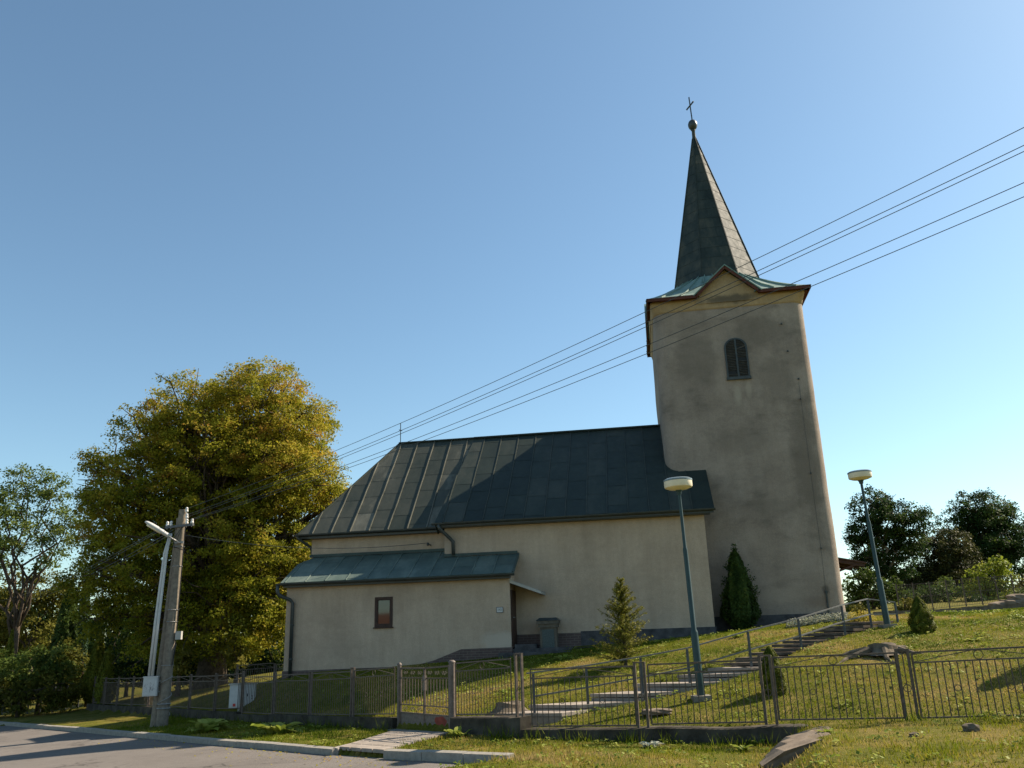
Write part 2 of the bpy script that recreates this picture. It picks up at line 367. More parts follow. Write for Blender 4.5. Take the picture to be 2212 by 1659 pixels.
def fence_y(x): return np.where(np.asarray(x) < 0, 16.15 - 1.2 * np.asarray(x), 16.15 - .36 * np.asarray(x))
ROAD = np.array([(-75, 96), (-21.2, 36.1), (-14.7, 29), (-10.4, 24.2), (-6.8, 20.2), (-5, 18.3), (-3.47, 16.6), (-2.37, 15.5), (-.19, 13.6), (-1.4, 13.1), (-4, 12.1), (-9, 10.3),
                 (-30, 3), (-160, -30), (-260, 40)])
def road_sd(x, y):
    """signed distance, negative inside the road"""
    x = np.asarray(x, float); y = np.asarray(y, float); n = len(ROAD)
    dmin = np.full(x.shape, 1e9); ins = np.zeros(x.shape, bool)
    for i in range(n):
        a, b_ = ROAD[i], ROAD[(i + 1) % n]; e = b_ - a
        t = np.clip(((x - a[0]) * e[0] + (y - a[1]) * e[1]) / (e @ e), 0, 1)
        dmin = np.minimum(dmin, np.hypot(x - a[0] - t * e[0], y - a[1] - t * e[1]))
        c = ((a[1] > y) != (b_[1] > y)) & (x < (b_[0] - a[0]) * (y - a[1]) / (b_[1] - a[1] + 1e-12) + a[0])
        ins ^= c
    return np.where(ins, -dmin, dmin)
PATH = [(-3.42, 16.66), (-2.43, 15.6), (-1.45, 17.7), (-2.72, 19.3)]
def path_in(x, y):
    ins = np.zeros(np.shape(x), bool)
    for i in range(4):
        a, b_ = PATH[i], PATH[(i + 1) % 4]
        ins ^= ((a[1] > y) != (b_[1] > y)) & (x < (b_[0] - a[0]) * (y - a[1]) / (b_[1] - a[1] + 1e-12) + a[0])
    return ins
def terrain(x, y, cut=True):
    x = np.asarray(x, float); y = np.asarray(y, float)
    k = np.where(x < 0, 1 / math.hypot(1, 1.2), 1 / math.hypot(1, .36))
    w = ss(((y - fence_y(x)) * k + .08) / .16)
    # the lawn's own small unevenness
    bumpz = (fbm(x, y, 1.6) - .5) * .07
    bumpz = bumpz * np.clip(np.hypot(x + 2.5, y - 17.2) - 1.1, 0, 1)
    z = (zfront(x, y) + bumpz * .8) * (1 - w) + (zback(x, y) + bumpz) * w
    if cut:
        z = z - .16 * (1 - ss((stair_d(x, y) - .42) / .2)) * w
        sdv = road_sd(x, y)
        z = z - .3 * (1 - ss((sdv + .04) / .12))
    return z
sd_ = Vector((.93, -.37, 0)).normalized()
SP = [((-.35, 17.05), .19, 1.25), ((.11, 17.5), .29, 1.14), ((1.36, 17.98), .43, 1.06), ((2.3, 18.45), .575, 1.25), ((3.3, 18.7), .70, 1.15), ((3.98, 18.95), .81, 1.0), ((4.4, 19.22), .90, 1.0), ((4.75, 19.5), .99, 1.0)]
top0, top1 = Vector((4.95, 19.75)), Vector((8.0, 22.0))
for k in range(9):
    p = top0.lerp(top1, (k + .6) / 9); SP.append(((p.x, p.y), .99 + .68 * (k + 1) / 9, 1.0))
SPC = np.array([(p[0] + sd_.x * w * .5, p[1] + sd_.y * w * .5) for p, z, w in SP] + [(8.9, 22.1)])
def stair_d(x, y):
    dm = np.full(np.shape(x), 9.)
    for a, b_ in zip(SPC[:-1], SPC[1:]):
        e = b_ - a; t = np.clip(((x - a[0]) * e[0] + (y - a[1]) * e[1]) / (e @ e), 0, 1); dm = np.minimum(dm, np.hypot(x - a[0] - t * e[0], y - a[1] - t * e[1]))
    return dm
def tz(x, y): return float(terrain(np.array([x]), np.array([y]), False)[0])

def axis(lo, hi, step, out_lo, out_hi, g=1.22):
    a = list(np.arange(lo, hi + 1e-6, step)); st = step; v = hi
    while v < out_hi: st *= g; v += st; a.append(v)
    st = step; v = lo
    while v > out_lo: st *= g; v -= st; a.insert(0, v)
    return np.array(a)
gx = axis(-17, 13.5, .125, -700, 700); gy = axis(9.5, 31, .125, -300, 1200)
X, Y = np.meshgrid(gx, gy); Z = terrain(X.ravel(), Y.ravel())
nx, ny = len(gx), len(gy); ii = (np.arange(ny - 1)[:, None] * nx + np.arange(nx - 1)[None, :]).ravel()
g = np_mesh('ground', np.c_[X.ravel(), Y.ravel(), Z], np.c_[ii, ii + 1, ii + nx + 1, ii + nx], np.full(len(ii), .5), 'ground')
tag(g, kind='structure'); g.data.shade_smooth()

# road: triangulated fan of grid cells, level 0.1 below the verge
def road_mesh():
    import bmesh
    bm = bmesh.new()
    vs = [bm.verts.new((p[0], p[1], 0)) for p in ROAD]; f = bm.faces.new(vs)
    bmesh.ops.triangulate(bm, faces=[f])
    for _ in range(1):
        bmesh.ops.subdivide_edges(bm, edges=bm.edges, cuts=7, use_grid_fill=True)
    for v in bm.verts: v.co.z = float(zfront(np.array([v.co.x]), np.array([v.co.y]))[0]) - .1 if v.co.x < 0 else -.2
    bmesh.ops.recalc_face_normals(bm, faces=bm.faces)
    me = bpy.data.meshes.new('road'); bm.to_mesh(me); bm.free(); me.materials.append(MT['asphalt'])
    o = bpy.data.objects.new('road', me); col.objects.link(o); return tag(o, kind='structure')
road_mesh()
def kerb(pts, name='kerb', w=.13, top=.03, depth=.25):
    mb = MB()
    for (a, b_) in zip(pts[:-1], pts[1:]):
        a, b_ = Vector((*a, 0)), Vector((*b_, 0)); L = (b_ - a).length; n = max(1, int(round(L / 1.0))); d = (b_ - a) / L
        nrm = Vector((d.y, -d.x, 0))
        for k in range(n):
            p = a + d * (L * k / n + .006); q = a + d * (L * (k + 1) / n - .006)
            zp, zq = [float(zfront(np.array([v.x]), np.array([v.y]))[0]) for v in (p, q)]
            j = random.uniform(-.008, .008)
            vs = []
            for v, z in ((p, zp), (q, zq)):
                i0, o0 = v - nrm * w / 2, v + nrm * w / 2
                vs += [(i0.x, i0.y, z - depth), (i0.x, i0.y, z + top + j), (o0.x, o0.y, z + top - .02 + j), (o0.x, o0.y, z - depth)]
            mb.add(vs, [(0, 1, 2, 3), (7, 6, 5, 4), (0, 4, 5, 1), (1, 5, 6, 2), (2, 6, 7, 3), (3, 7, 4, 0)])
    return tag(mb.build(name, 'kerb'), kind='structure')
rp = [tuple(p) for p in ROAD]
kerb(rp[0:7]); kerb([rp[6], (-3.0, 17.6), (-2.72, 18.7)], w=.1); kerb(rp[7:9], top=.05); kerb(rp[8:12], w=.1, top=-.02)
mb = MB()
for i in range(6):
    for j in range(4):
        def q(u, v):
            a = Vector(PATH[0]).lerp(Vector(PATH[1]), u); b_ = Vector(PATH[3]).lerp(Vector(PATH[2]), u); p = a.lerp(b_, v); return (p.x, p.y, float(zfront(np.array([p.x]), np.array([p.y]))[0]) + .03)
        e = .008
        mb.poly([q(j / 4 + e, i / 6 + e), q((j + 1) / 4 - e, i / 6 + e), q((j + 1) / 4 - e, (i + 1) / 6 - e), q(j / 4 + e, (i + 1) / 6 - e)], (0, 0, -.06))
tag(mb.build('path', 'paving'), kind='structure')

# ------------------------------------------------------------------ grass and ground plants (nobody could count them)
def blades(n, x0, x1, y0, y1, accept, hmin, hmax, w, tone_f):
    x = rng.uniform(x0, x1, n); y = rng.uniform(y0, y1, n); k = accept(x, y); x, y = x[k], y[k]; n = len(x)
    z = terrain(x, y) - .005
    patch = fbm(x + 17, y + 5, .55); h = rng.uniform(hmin, hmax, n) * (.55 + .9 * patch); a = rng.uniform(0, 2 * np.pi, n); lean = rng.uniform(.1, .75, n) * h; la = rng.uniform(0, 2 * np.pi, n)
    dx, dy = np.cos(a) * w, np.sin(a) * w
    V = np.empty((n, 3, 3)); V[:, 0] = np.c_[x - dx, y - dy, z]; V[:, 1] = np.c_[x + dx, y + dy, z]; V[:, 2] = np.c_[x + np.cos(la) * lean, y + np.sin(la) * lean, z + h]
    return V.reshape(-1, 3), np.arange(3 * n).reshape(-1, 3), tone_f(x, y, n)
def in_building(x, y):
    dx, dy = x - O2[0], y - O2[1]; s = dx * S2[0] + dy * S2[1]; d = dx * D2[0] + dy * D2[1]
    return ((s > -13.1) & (s < .05) & (d > -1.15)) & ~((s > -5.9) & (d < -.35)) | ((s > -.2) & (s < 4.4) & (d > 1.2))
def t_lawn(x, y, n): return np.clip(.5 + (fbm(x, y, 1.7) - .5) * 1.9 + (fbm(x + 40, y, .5) - .5) * .7 + rng.normal(0, .13, n), 0, 1)
def t_verge(x, y, n):
    dry = ss((fbm(x + 9, y + 3, 1.9) - .40) / .22) * .6
    near = .5 * np.exp(-((x - .9) / 1.6) ** 2 - ((y - 13.4) / .8) ** 2)
    return np.clip(.24 + dry * .7 + near + (fbm(x, y, .6) - .5) * .6 + rng.normal(0, .13, n), 0, 1)
parts = []
back = lambda x, y: (y > fence_y(x) + .1) & ~in_building(x, y) & (stair_d(x, y) > .5)
front = lambda x, y: (y < fence_y(x) - .16) & (road_sd(x, y) > .08) & ~path_in(x, y) & ~((x > -2.75) & (x < -1.35) & (fence_y(x) - y < .55))
vis = lambda x, y: (np.abs(x) < y * .8)
parts.append(blades(420000, -9, 17, 12.5, 27.5, lambda x, y: back(x, y) & vis(x, y) & (rng.random(len(x)) < .35 + .65 * fbm(x, y, .5)),   .02, .05, .0095, t_lawn))
parts.append(blades(340000, -13, 12, 8.6, 31, lambda x, y: front(x, y) & vis(x, y) & (rng.random(len(x)) < np.clip(1.5 * fbm(x + 5, y, .7) - .12, .06, 1)),   .025, .07, .008, t_verge))
parts.append(blades(70000, -13, 9, 8.6, 31, lambda x, y: front(x, y) & vis(x, y) & (fbm(x + 5, y, .7) > .6), .05, .13, .008, lambda x, y, n: np.clip(t_verge(x, y, n) - .1, 0, 1)))
parts.append(blades(150000, 7, 24, 7, 28, lambda x, y: (back(x, y) | front(x, y)) & (np.abs(x) >= y * .7), .025, .07, .011, lambda x, y, n: np.clip(t_lawn(x, y, n) - .05, 0, 1)))
# tall tufts along the wall foot
parts.append(blades(90000, -12, 7, 12.5, 31, lambda x, y: front(x, y) & ((fence_y(x) - y) < .5) & (fbm(x, y, .35) > .5), .08, .28, .008, lambda x, y, n: np.clip(.22 + rng.normal(0, .12, n), 0, 1)))
V = []; Fc = []; T = []; o = 0
for v, f, t in parts: V.append(v); Fc.append(f + o); T.append(t); o += len(v)
tag(np_mesh('grass', np.concatenate(V), np.concatenate(Fc), np.concatenate(T), 'grass'), 'short sunlit grass with dry patches on lawn and verge', 'grass', kind='stuff')

def quads(P, Nn, L, Wd, tone, up_bias=None):
    """leaf-sized rhombi: centre P, facing Nn, length L, width Wd"""
    n = len(P); r_ = rng.normal(size=(n, 3)); t = np.cross(Nn, r_); t /= np.linalg.norm(t, axis=1)[:, None] + 1e-9
    b_ = np.cross(Nn, t); b_ /= np.linalg.norm(b_, axis=1)[:, None] + 1e-9
    L = np.broadcast_to(L, (n,))[:, None]; Wd = np.broadcast_to(Wd, (n,))[:, None]
    V = np.empty((n, 4, 3)); V[:, 0] = P - t * L / 2; V[:, 1] = P + b_ * Wd / 2 - t * L * .05; V[:, 2] = P + t * L / 2; V[:, 3] = P - b_ * Wd / 2 - t * L * .05
    return V.reshape(-1, 3), np.arange(4 * n).reshape(-1, 4), tone
# broad-leaved lawn weeds: flat rosettes of little leaves
cx = rng.uniform(-8, 13, 3400); cy = rng.uniform(9.5, 26, 3400)
k = (back(cx, cy) | (front(cx, cy) & (rng.random(3400) < .8))) & vis(cx, cy) & (fbm(cx + 60, cy + 12, 1.1) > .47); cx, cy = cx[k], cy[k]
m_ = rng.integers(4, 9, len(cx)); px_ = np.repeat(cx, m_); py_ = np.repeat(cy, m_); rr = rng.uniform(.01, .09, len(px_)); aa = rng.uniform(0, 6.283, len(px_))
px_ = px_ + rr * np.cos(aa); py_ = py_ + rr * np.sin(aa); n_ = len(px_)
nn = np.c_[rng.normal(0, .45, n_), rng.normal(0, .45, n_), np.ones(n_)]; nn /= np.linalg.norm(nn, axis=1)[:, None]
v, f, t = quads(np.c_[px_, py_, terrain(px_, py_) + rng.uniform(.02, .075, n_)], nn, rng.uniform(.04, .085, n_), rng.uniform(.025, .05, n_), np.clip(np.repeat(rng.uniform(.1, 1, len(cx)), m_) + rng.normal(0, .12, n_), 0, 1))
tag(np_mesh('ground_cover', v, f, t, 'weed'), 'low broad leaved plants scattered through the grass', 'ground cover', kind='stuff')

# ------------------------------------------------------------------ the church (local frame: x along the facade, y back, z up)
church = thing('church', 'whitewashed village church with dark sheet metal roof and pointed spire on its tower', 'church', (O2[0], O2[1], 0), PSI)
def clip_poly(poly, a, b_, c):     # keep a*u+b*v<=c
    out = []
    for i in range(len(poly)):
        p, q = poly[i], poly[(i + 1) % len(poly)]; dp = a * p[0] + b_ * p[1] - c; dq = a * q[0] + b_ * q[1] - c
        if dp <= 1e-9: out.append(p)
        if (dp < -1e-9 and dq > 1e-9) or (dp > 1e-9 and dq < -1e-9):
            t = dp / (dp - dq); out.append((p[0] + (q[0] - p[0]) * t, p[1] + (q[1] - p[1]) * t))
    return out
def roof_plane(mb, o, u, v, poly, cw, rh, u_off=0, seam_h=.035, tone0=.45, tvar=.13, colt=None, thick=.05, seam_w=.028):
    """sheet roof on plane o + u*U + v*V (poly convex, in plane coordinates): lapped sheets with standing seams"""
    o, u, v = Vector(o), Vector(u).normalized(), Vector(v).normalized(); n = u.cross(v).normalized()
    if n.z < 0: n = -n
    P3 = lambda a, b_, h=0: o + u * a + v * b_ + n * h
    us = [p[0] for p in poly]; vs = [p[1] for p in poly]
    i0 = math.floor((min(us) - u_off) / cw); i1 = math.ceil((max(us) - u_off) / cw)
    for i in range(i0, i1):
        a, b_ = u_off + i * cw, u_off + (i + 1) * cw
        strip = clip_poly(clip_poly(poly, 1, 0, b_), -1, 0, -a)
        if len(strip) < 3: continue
        ct = random.gauss(0, tvar * .6) + (colt(i) if colt else 0); v0 = min(vs) - random.random() * rh
        while v0 < max(vs):
            cell = clip_poly(clip_poly(strip, 0, 1, v0 + rh), 0, -1, -v0)
            if len(cell) >= 3:
                mb.add([P3(p[0], p[1], .005 * (1 - (p[1] - v0) / rh) + .004 + random.uniform(0, .0015)) for p in cell], [tuple(range(len(cell)))],
                       min(1, max(0, tone0 + ct + random.gauss(0, tvar * .55))))
            v0 += rh
        # seam on the strip's left edge
        for e in (a,):
            seg = [p for p in strip if abs(p[0] - e) < 1e-6]
            if len(seg) >= 2:
                lo, hi = min(p[1] for p in seg), max(p[1] for p in seg)
                if hi - lo > .08:
                    nseg = 7; jit = [random.uniform(-.009, .009) for _ in range(nseg + 1)]
                    for k in range(nseg):
                        mb.bar(P3(e + jit[k], lo + (hi - lo) * k / nseg, seam_h / 2), P3(e + jit[k + 1], lo + (hi - lo) * (k + 1) / nseg, seam_h / 2), seam_w, seam_h, n, min(1, tone0 + .14))
    mb.poly([P3(p[0], p[1], -.004) for p in poly], n * -thick, tone0)
# walls
mb = MB(); mb.ext((-8.23, 0, .3), (0, 7.8, 5.12)); nave_wall = mb.build('nave_wall', 'nave_plaster', church)
mb = MB(); mb.ext((-12.9, .45, .3), (-8.235, 7.35, 5.0)); mb.build('chancel_wall', 'nave_plaster', church)
mb = MB(); mb.ext((-8.24, 7.0, 5.1), (-.9, 7.6, 5.2)); mb.build('wall_plate', 'brown_wood', church)
# annexe (lean-to): wall with pent top, window opening cut by pieces
def wall_with_hole(mb, x0, x1, z0, z1, y0, y1, hx0, hx1, hz0, hz1):
    mb.ext((x0, y0, z0), (hx0, y1, z1)); mb.ext((hx1, y0, z0), (x1, y1, z1)); mb.ext((hx0, y0, hz1), (hx1, y1, z1)); mb.ext((hx0, y0, z0), (hx1, y1, hz0))
mb = MB()
vs = [(x, y, z) for x in (-13.07, -5.99) for (y, z) in ((-1, .3), (-1, 3.42), (0, 3.9), (.44, 4.14), (.44, .3))]
front = []
wx0, wx1, wz0, wz1 = -10.2, -9.63, 2.05, 2.94
wall_with_hole(mb, -13.07, -5.99, .3, 3.4, -1.0, -.75, wx0, wx1, wz0, wz1)
mb.poly([(-13.07, -.75, .3), (-13.07, -.75, 3.5), (-13.07, .44, 4.12), (-13.07, .44, .3)], (.25, 0, 0))
mb.poly([(-6.24, -.75, .3), (-6.24, -.75, 3.5), (-6.24, -.002, 3.9), (-6.24, -.002, .3)], (.25, 0, 0))
mb.build('annexe_wall', 'nave_plaster', church)
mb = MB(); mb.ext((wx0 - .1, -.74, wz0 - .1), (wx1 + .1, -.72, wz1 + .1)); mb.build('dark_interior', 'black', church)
# window
w = MB()
for a, b_ in (((wx0, wz0), (wx0 + .07, wz1)), ((wx1 - .07, wz0), (wx1, wz1)), ((wx0 + .07, wz1 - .07), (wx1 - .07, wz1)), ((wx0 + .07, wz0), (wx1 - .07, wz0 + .07))):
    w.ext((a[0], -1.012, a[1]), (b_[0], -.9, b_[1]))
for a, b_ in (((wx0 + .072, wz0 + .072), (wx0 + .1, wz1 - .072)), ((wx1 - .1, wz0 + .072), (wx1 - .072, wz1 - .072)), ((wx0 + .1, wz1 - .1), (wx1 - .1, wz1 - .072)), ((wx0 + .1, wz0 + .072), (wx1 - .1, wz0 + .1))):
    w.ext((a[0], -1.0, a[1]), (b_[0], -.93, b_[1]))
win = w.build('window', 'brown_wood', church)
mb = MB(); mb.ext((wx0 + .1, -.972, wz0 + .1), (wx1 - .1, -.962, wz1 - .1)); mb.build('pane', 'glass', win)
mb = MB(); mb.ext((wx0 - .03, -1.06, wz0 - .035), (wx1 + .03, -1.0, wz0 - .002)); mb.build('sill', 'brown_wood', win)
# plinths
mb = MB()
mb.poly([(-13.09, -1.03, .3), (-6.0, -1.03, .3), (-5.96, -1.03, 1.35), (-7.5, -1.03, 1.34), (-8.35, -1.03, 1.04), (-9.0, -1.03, .9), (-13.09, -1.03, .86)], (0, .06, 0))
mb.ext((-5.985, -.97, .3), (-5.96, -.1, 1.34))
mb.ext((-13.095, -.97, .3), (-13.07, .4, .86))
mb.build('brick_plinth', 'brick', church)
mb = MB(); mb.ext((-5.99, -.04, .3), (-4.0, -.001, 1.7)); mb.build('brick_plinth', 'brick', church)
mb = MB(); mb.ext((-4.0, -.05, .3), (.05, -.0015, 1.74)); mb.ext((.0015, -.05, .3), (.05, 1.6, 1.745)); mb.build('stone_plinth', 'stone_dark', church)
mb = MB(); mb.ext((-6.3, -1.5, .5), (-4.2, -.98, 1.2)); mb.ext((-5.95, -.98, .5), (-4.2, -.05, 1.3)); mb.ext((-5.9, -.95, 1.3), (-5.3, -.3, 1.42)); mb.build('door_step', 'stone_dark', church)
mb = MB(); mb.poly([(-4.2, -.75, .8), (-4.2, -.75, 1.28), (.3, -.62, 1.43), (.3, -.62, .8)], (0, .6, 0)); mb.poly([(.3, -.62, .8), (.3, -.62, 1.43), (1.6, .6, 1.62), (1.6, .6, .8)], (0, .9, 0)); mb.build('paving_edge', 'concrete_dark', church)
# door on the annexe's side and the canopy above it
mb = MB(); mb.ext((-5.988, -.93, 1.4), (-5.95, -.12, 3.0)); dr = mb.build('door', 'brown_wood', church)
mb = MB(); mb.tube([(-5.95, -.8, 2.2), (-5.9, -.8, 2.2), (-5.9, -.7, 2.2)], .012, 6); mb.build('handle', 'galv', dr)
mb = MB()
mb.poly([(-5.985, -1.02, 3.3), (-5.05, -1.02, 2.93), (-5.05, -.005, 2.93), (-5.985, -.005, 3.3)], (0, 0, -.022)); cn = mb.build('canopy', 'galv', church)
mb = MB(); mb.poly([(-5.985, -1.024, 3.285), (-5.05, -1.024, 2.915), (-5.05, -1.024, 2.845), (-5.985, -1.024, 3.2)], (0, .02, 0)); mb.poly([(-5.05, -1.0, 2.9), (-5.05, -.01, 2.9), (-5.05, -.01, 2.84), (-5.05, -1.0, 2.84)], (.02, 0, 0)); mb.build('edge_strip', 'off_white', cn)
for yy in (-.85, -.45, -.05):
    mb = MB(); mb.bar((-5.98, yy, 3.23), (-5.1, yy, 2.88), .05, .06); mb.build('rafter', 'brown_wood', cn)
# roofs
SL = (8.9 - 5.2) / 4.25; SC = (8.9 - 5.12) / 3.8
mb = MB(); ln = math.hypot(1, SL); vmax = 4.25 * ln
roof_plane(mb, (0, -.35, 5.2), (1, 0, 0), (0, 1, SL), [(-8.48, 0), (.31, 0), (.31, 1.74 * ln), (-.6, 1.74 * ln), (-.6, vmax), (-7.95, vmax)], .655, 1.15, .31, .03, .44, .1)
roof_plane(mb, (0, 8.15, 5.2), (1, 0, 0), (0, -1, SL), [(-8.48, 0), (.31, 0), (.31, vmax * .8), (-.6, vmax), (-7.95, vmax)], .655, 1.6, .31, .03, .4, .09)
mb.poly([(-8.475, -.34, 5.19), (-7.945, 3.9, 8.89), (-7.945, 3.9, 8.6), (-8.475, .09, 4.9)], (.03, 0, 0), .35)
mb.bar((-7.97, 3.9, 8.93), (-.7, 3.9, 8.93), .16, .06, tone=.3)
nave_roof = mb.build('nave_roof', 'dark_roof', church)
mb = MB(); ln = math.hypot(1, SC); vmax = 3.8 * ln
roof_plane(mb, (0, .1, 5.12), (1, 0, 0), (0, 1, SC), [(-13.28, 0), (-8.2, 0), (-7.7, vmax), (-10.9, vmax)], .65, .95, -8.2, .042, .68, .1, lambda i: .2 if i == -5 else 0)  # front sheets toned lighter: sunlit brightness put into the chancel roof colour
roof_plane(mb, (0, 7.7, 5.12), (1, 0, 0), (0, -1, SC), [(-13.28, 0), (-8.2, 0), (-7.7, vmax), (-10.9, vmax)], .65, 1.6, -8.2, .042, .5, .1)
hl = math.hypot(2.38, 3.78)
roof_plane(mb, (-13.28, 0, 5.12), (0, 1, 0), (2.38, 0, 3.78), [(.1, 0), (7.7, 0), (3.9, hl)], .65, 1.6, 0, .042, .5, .1)
mb.bar((-10.92, 3.9, 8.93), (-7.97, 3.9, 8.93), .14, .05, tone=.4)
mb.bar((-13.27, .11, 5.13), (-10.9, 3.9, 8.92), .07, .05, tone=.45)
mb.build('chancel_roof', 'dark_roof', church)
mb = MB(); SLN = .52; ln = math.hypot(1, SLN)
roof_plane(mb, (0, -1.3, 3.47), (1, 0, 0), (0, 1, SLN), [(-13.17, 0), (-5.81, 0), (-5.81, 1.295 * ln), (-8.24, 1.295 * ln), (-8.24, 1.3 * ln), (-13.17, 1.3 * ln)], .655, .95, -5.81, .03, .5, .09)
roof_plane(mb, (0, 0, 3.47 + 1.3 * SLN), (1, 0, 0), (0, 1, SLN), [(-13.17, 0), (-8.24, 0), (-8.24, .44 * ln), (-12.8, .44 * ln)], .655, .95, -5.81, .03, .5, .09)
mb.bar((-12.95, .42, 4.43), (-8.24, .42, 4.43), .05, .09, tone=.1); mb.bar((-8.24, -.02, 4.2), (-5.87, -.02, 4.2), .05, .09, tone=.1); mb.bar((-5.84, -1.29, 3.5), (-5.84, -.01, 4.17), .05, .04, tone=.1)
mb.bar((-8.22, -.02, 4.2), (-8.22, .42, 4.43), .05, .09, tone=.1)
mb.build('annexe_roof', 'teal_roof', church)
# eaves boards, gutters, downpipes
mb = MB(); mb.ext((-8.3, -.3, 5.06), (.17, 0, 5.14)); mb.ext((-8.4, -.34, 5.08), (.28, -.3, 5.19)); mb.build('eaves_board', 'dark_metal', church)
mb = MB(); mb.ext((-13.2, .13, 4.98), (-8.3, .45, 5.05)); mb.ext((-13.24, .13, 4.98), (-12.9, 7.6, 5.05)); mb.build('eaves_board', 'dark_metal', church)
mb = MB(); mb.ext((-13.1, -1.26, 3.33), (-5.95, -1.0, 3.41)); mb.build('eaves_board', 'dark_metal', church)
def gutter(p, q, r=.065):
    mb = MB(); p, q = Vector(p), Vector(q); pts = []
    d = (q - p).normalized(); sx = Vector((d.y, -d.x, 0))
    prof = [(math.cos(a) * r, math.sin(a) * r) for a in np.linspace(math.pi, 2 * math.pi, 9)] + [(math.cos(a) * r * .86, math.sin(a) * r * .86) for a in np.linspace(2 * math.pi, math.pi, 9)]
    vs = [pt + sx * a + Vector((0, 0, b_)) for pt in (p, q) for a, b_ in prof]; n = len(prof)
    mb.add(vs, [(i, (i + 1) % n, n + (i + 1) % n, n + i) for i in range(n)] + [tuple(range(n)), tuple(range(2 * n - 1, n - 1, -1))])
    return mb.build('gutter', 'dark_metal', church, smooth=False)
gutter((-8.55, -.4, 5.19), (.33, -.4, 5.2)); gutter((-13.36, .04, 5.12), (-8.52, .04, 5.12)); gutter((-13.27, -1.36, 3.45), (-5.78, -1.36, 3.45)); gutter((-13.36, 7.7, 5.12), (-13.36, .04, 5.12))
mb = MB(); mb.tube([(-8.33, -.4, 5.15), (-8.3, -.38, 5.02), (-8.02, -.1, 4.72), (-7.94, -.06, 4.62), (-7.93, -.06, 4.2)], .055, 10); mb.build('downpipe', 'dark_metal', church, smooth=True)
mb = MB(); mb.tube([(-13.22, -1.36, 3.42), (-13.22, -1.36, 3.2), (-13.18, -1.32, 3.1), (-12.9, -1.12, 2.96), (-12.83, -1.08, 2.86), (-12.82, -1.08, .6)], .055, 10)
for z in (2.2, 1.2): mb.lathe([(.066, -.02), (.066, .02)], 10, (-12.82, -1.08, z))
mb.build('downpipe', 'dark_metal', church, smooth=True)
mb = MB(); mb.tube([(-13.3, .04, 5.1), (-13.2, .2, 4.95), (-12.94, .5, 4.72), (-12.94, .6, 4.5)], .05, 8); mb.build('downpipe', 'dark_metal', church, smooth=True)
# ridge cross, wall hook
mb = MB(); mb.tube([(-10.87, 3.9, 8.9), (-10.87, 3.9, 9.72)], .016, 6); mb.bar((-10.95, 3.98, 9.48), (-10.79, 3.82, 9.4), .028); mb.build('ridge_cross', 'dark_metal', church)
mb = MB(); mb.tube([(-8.8, .45, 4.6), (-8.8, .3, 4.6), (-8.85, .27, 4.66)], .02, 6); mb.lathe([(.03, -.05), (.045, 0), (.03, .05)], 8, (-8.85, .27, 4.62)); mb.build('wall_hook', 'dark_metal', church)

# tower
TX0, TX1, TY0, TY1 = -.98, 4.17, 1.4, 7.0
def rrect(x0, x1, y0, y1, r, n=7):
    pts = []
    for (cx_, cy_, a0) in ((x1 - r, y0 + r, -90), (x1 - r, y1 - r, 0), (x0 + r, y1 - r, 90), (x0 + r, y0 + r, 180)):
        for k in range(n): a = R(a0 + 90 * k / (n - 1)); pts.append((cx_ + r * math.cos(a), cy_ + r * math.sin(a)))
    return pts
def loft(mb, rings, tone=.5, cap=True):
    n = len(rings[0]); vs = [p for r_ in rings for p in r_]
    fs = [(i * n + k, i * n + (k + 1) % n, (i + 1) * n + (k + 1) % n, (i + 1) * n + k) for i in range(len(rings) - 1) for k in range(n)]
    if cap: fs += [tuple(range(n - 1, -1, -1)), tuple((len(rings) - 1) * n + k for k in range(n))]
    mb.add(vs, fs, tone)
mb = MB(); rings = []
zs = np.linspace(1.0, 12.42, 26)
for z in zs:
    j = .008 * math.sin(z * 1.7) + .006 * math.sin(z * 4.1)
    rings.append([(x + j * .6 + .005 * math.sin(z * 2.3 + x), y + j * .5, z) for x, y in rrect(TX0, TX1, TY0, TY1, .5, 9)])
loft(mb, rings); tower = mb.build('tower_wall', 'tower_plaster', church, smooth=True)
tower.data.set_sharp_from_angle(angle=R(35))
mb = MB(); rings = []
for z, e, r in ((12.36, .004, .5), (12.44, .015, .45), (12.55, .035, .3), (12.68, .06, .12), (12.8, .065, .08)):
    rings.append([(x, y, z) for x, y in rrect(TX0 - e, TX1 + e, TY0 - e, TY1 + e, r, 9)])
loft(mb, rings); mb.build('cornice_band', 'band_plaster', church, smooth=True)
mb = MB(); loft(mb, [[(x, y, z) for x, y in rrect(TX0 - .05, TX1 + .05, TY0 - .05, TY1 + .05, .5, 9)] for z in (1.0, 2.04)]); mb.build('tower_plinth', 'stone_dark', church)
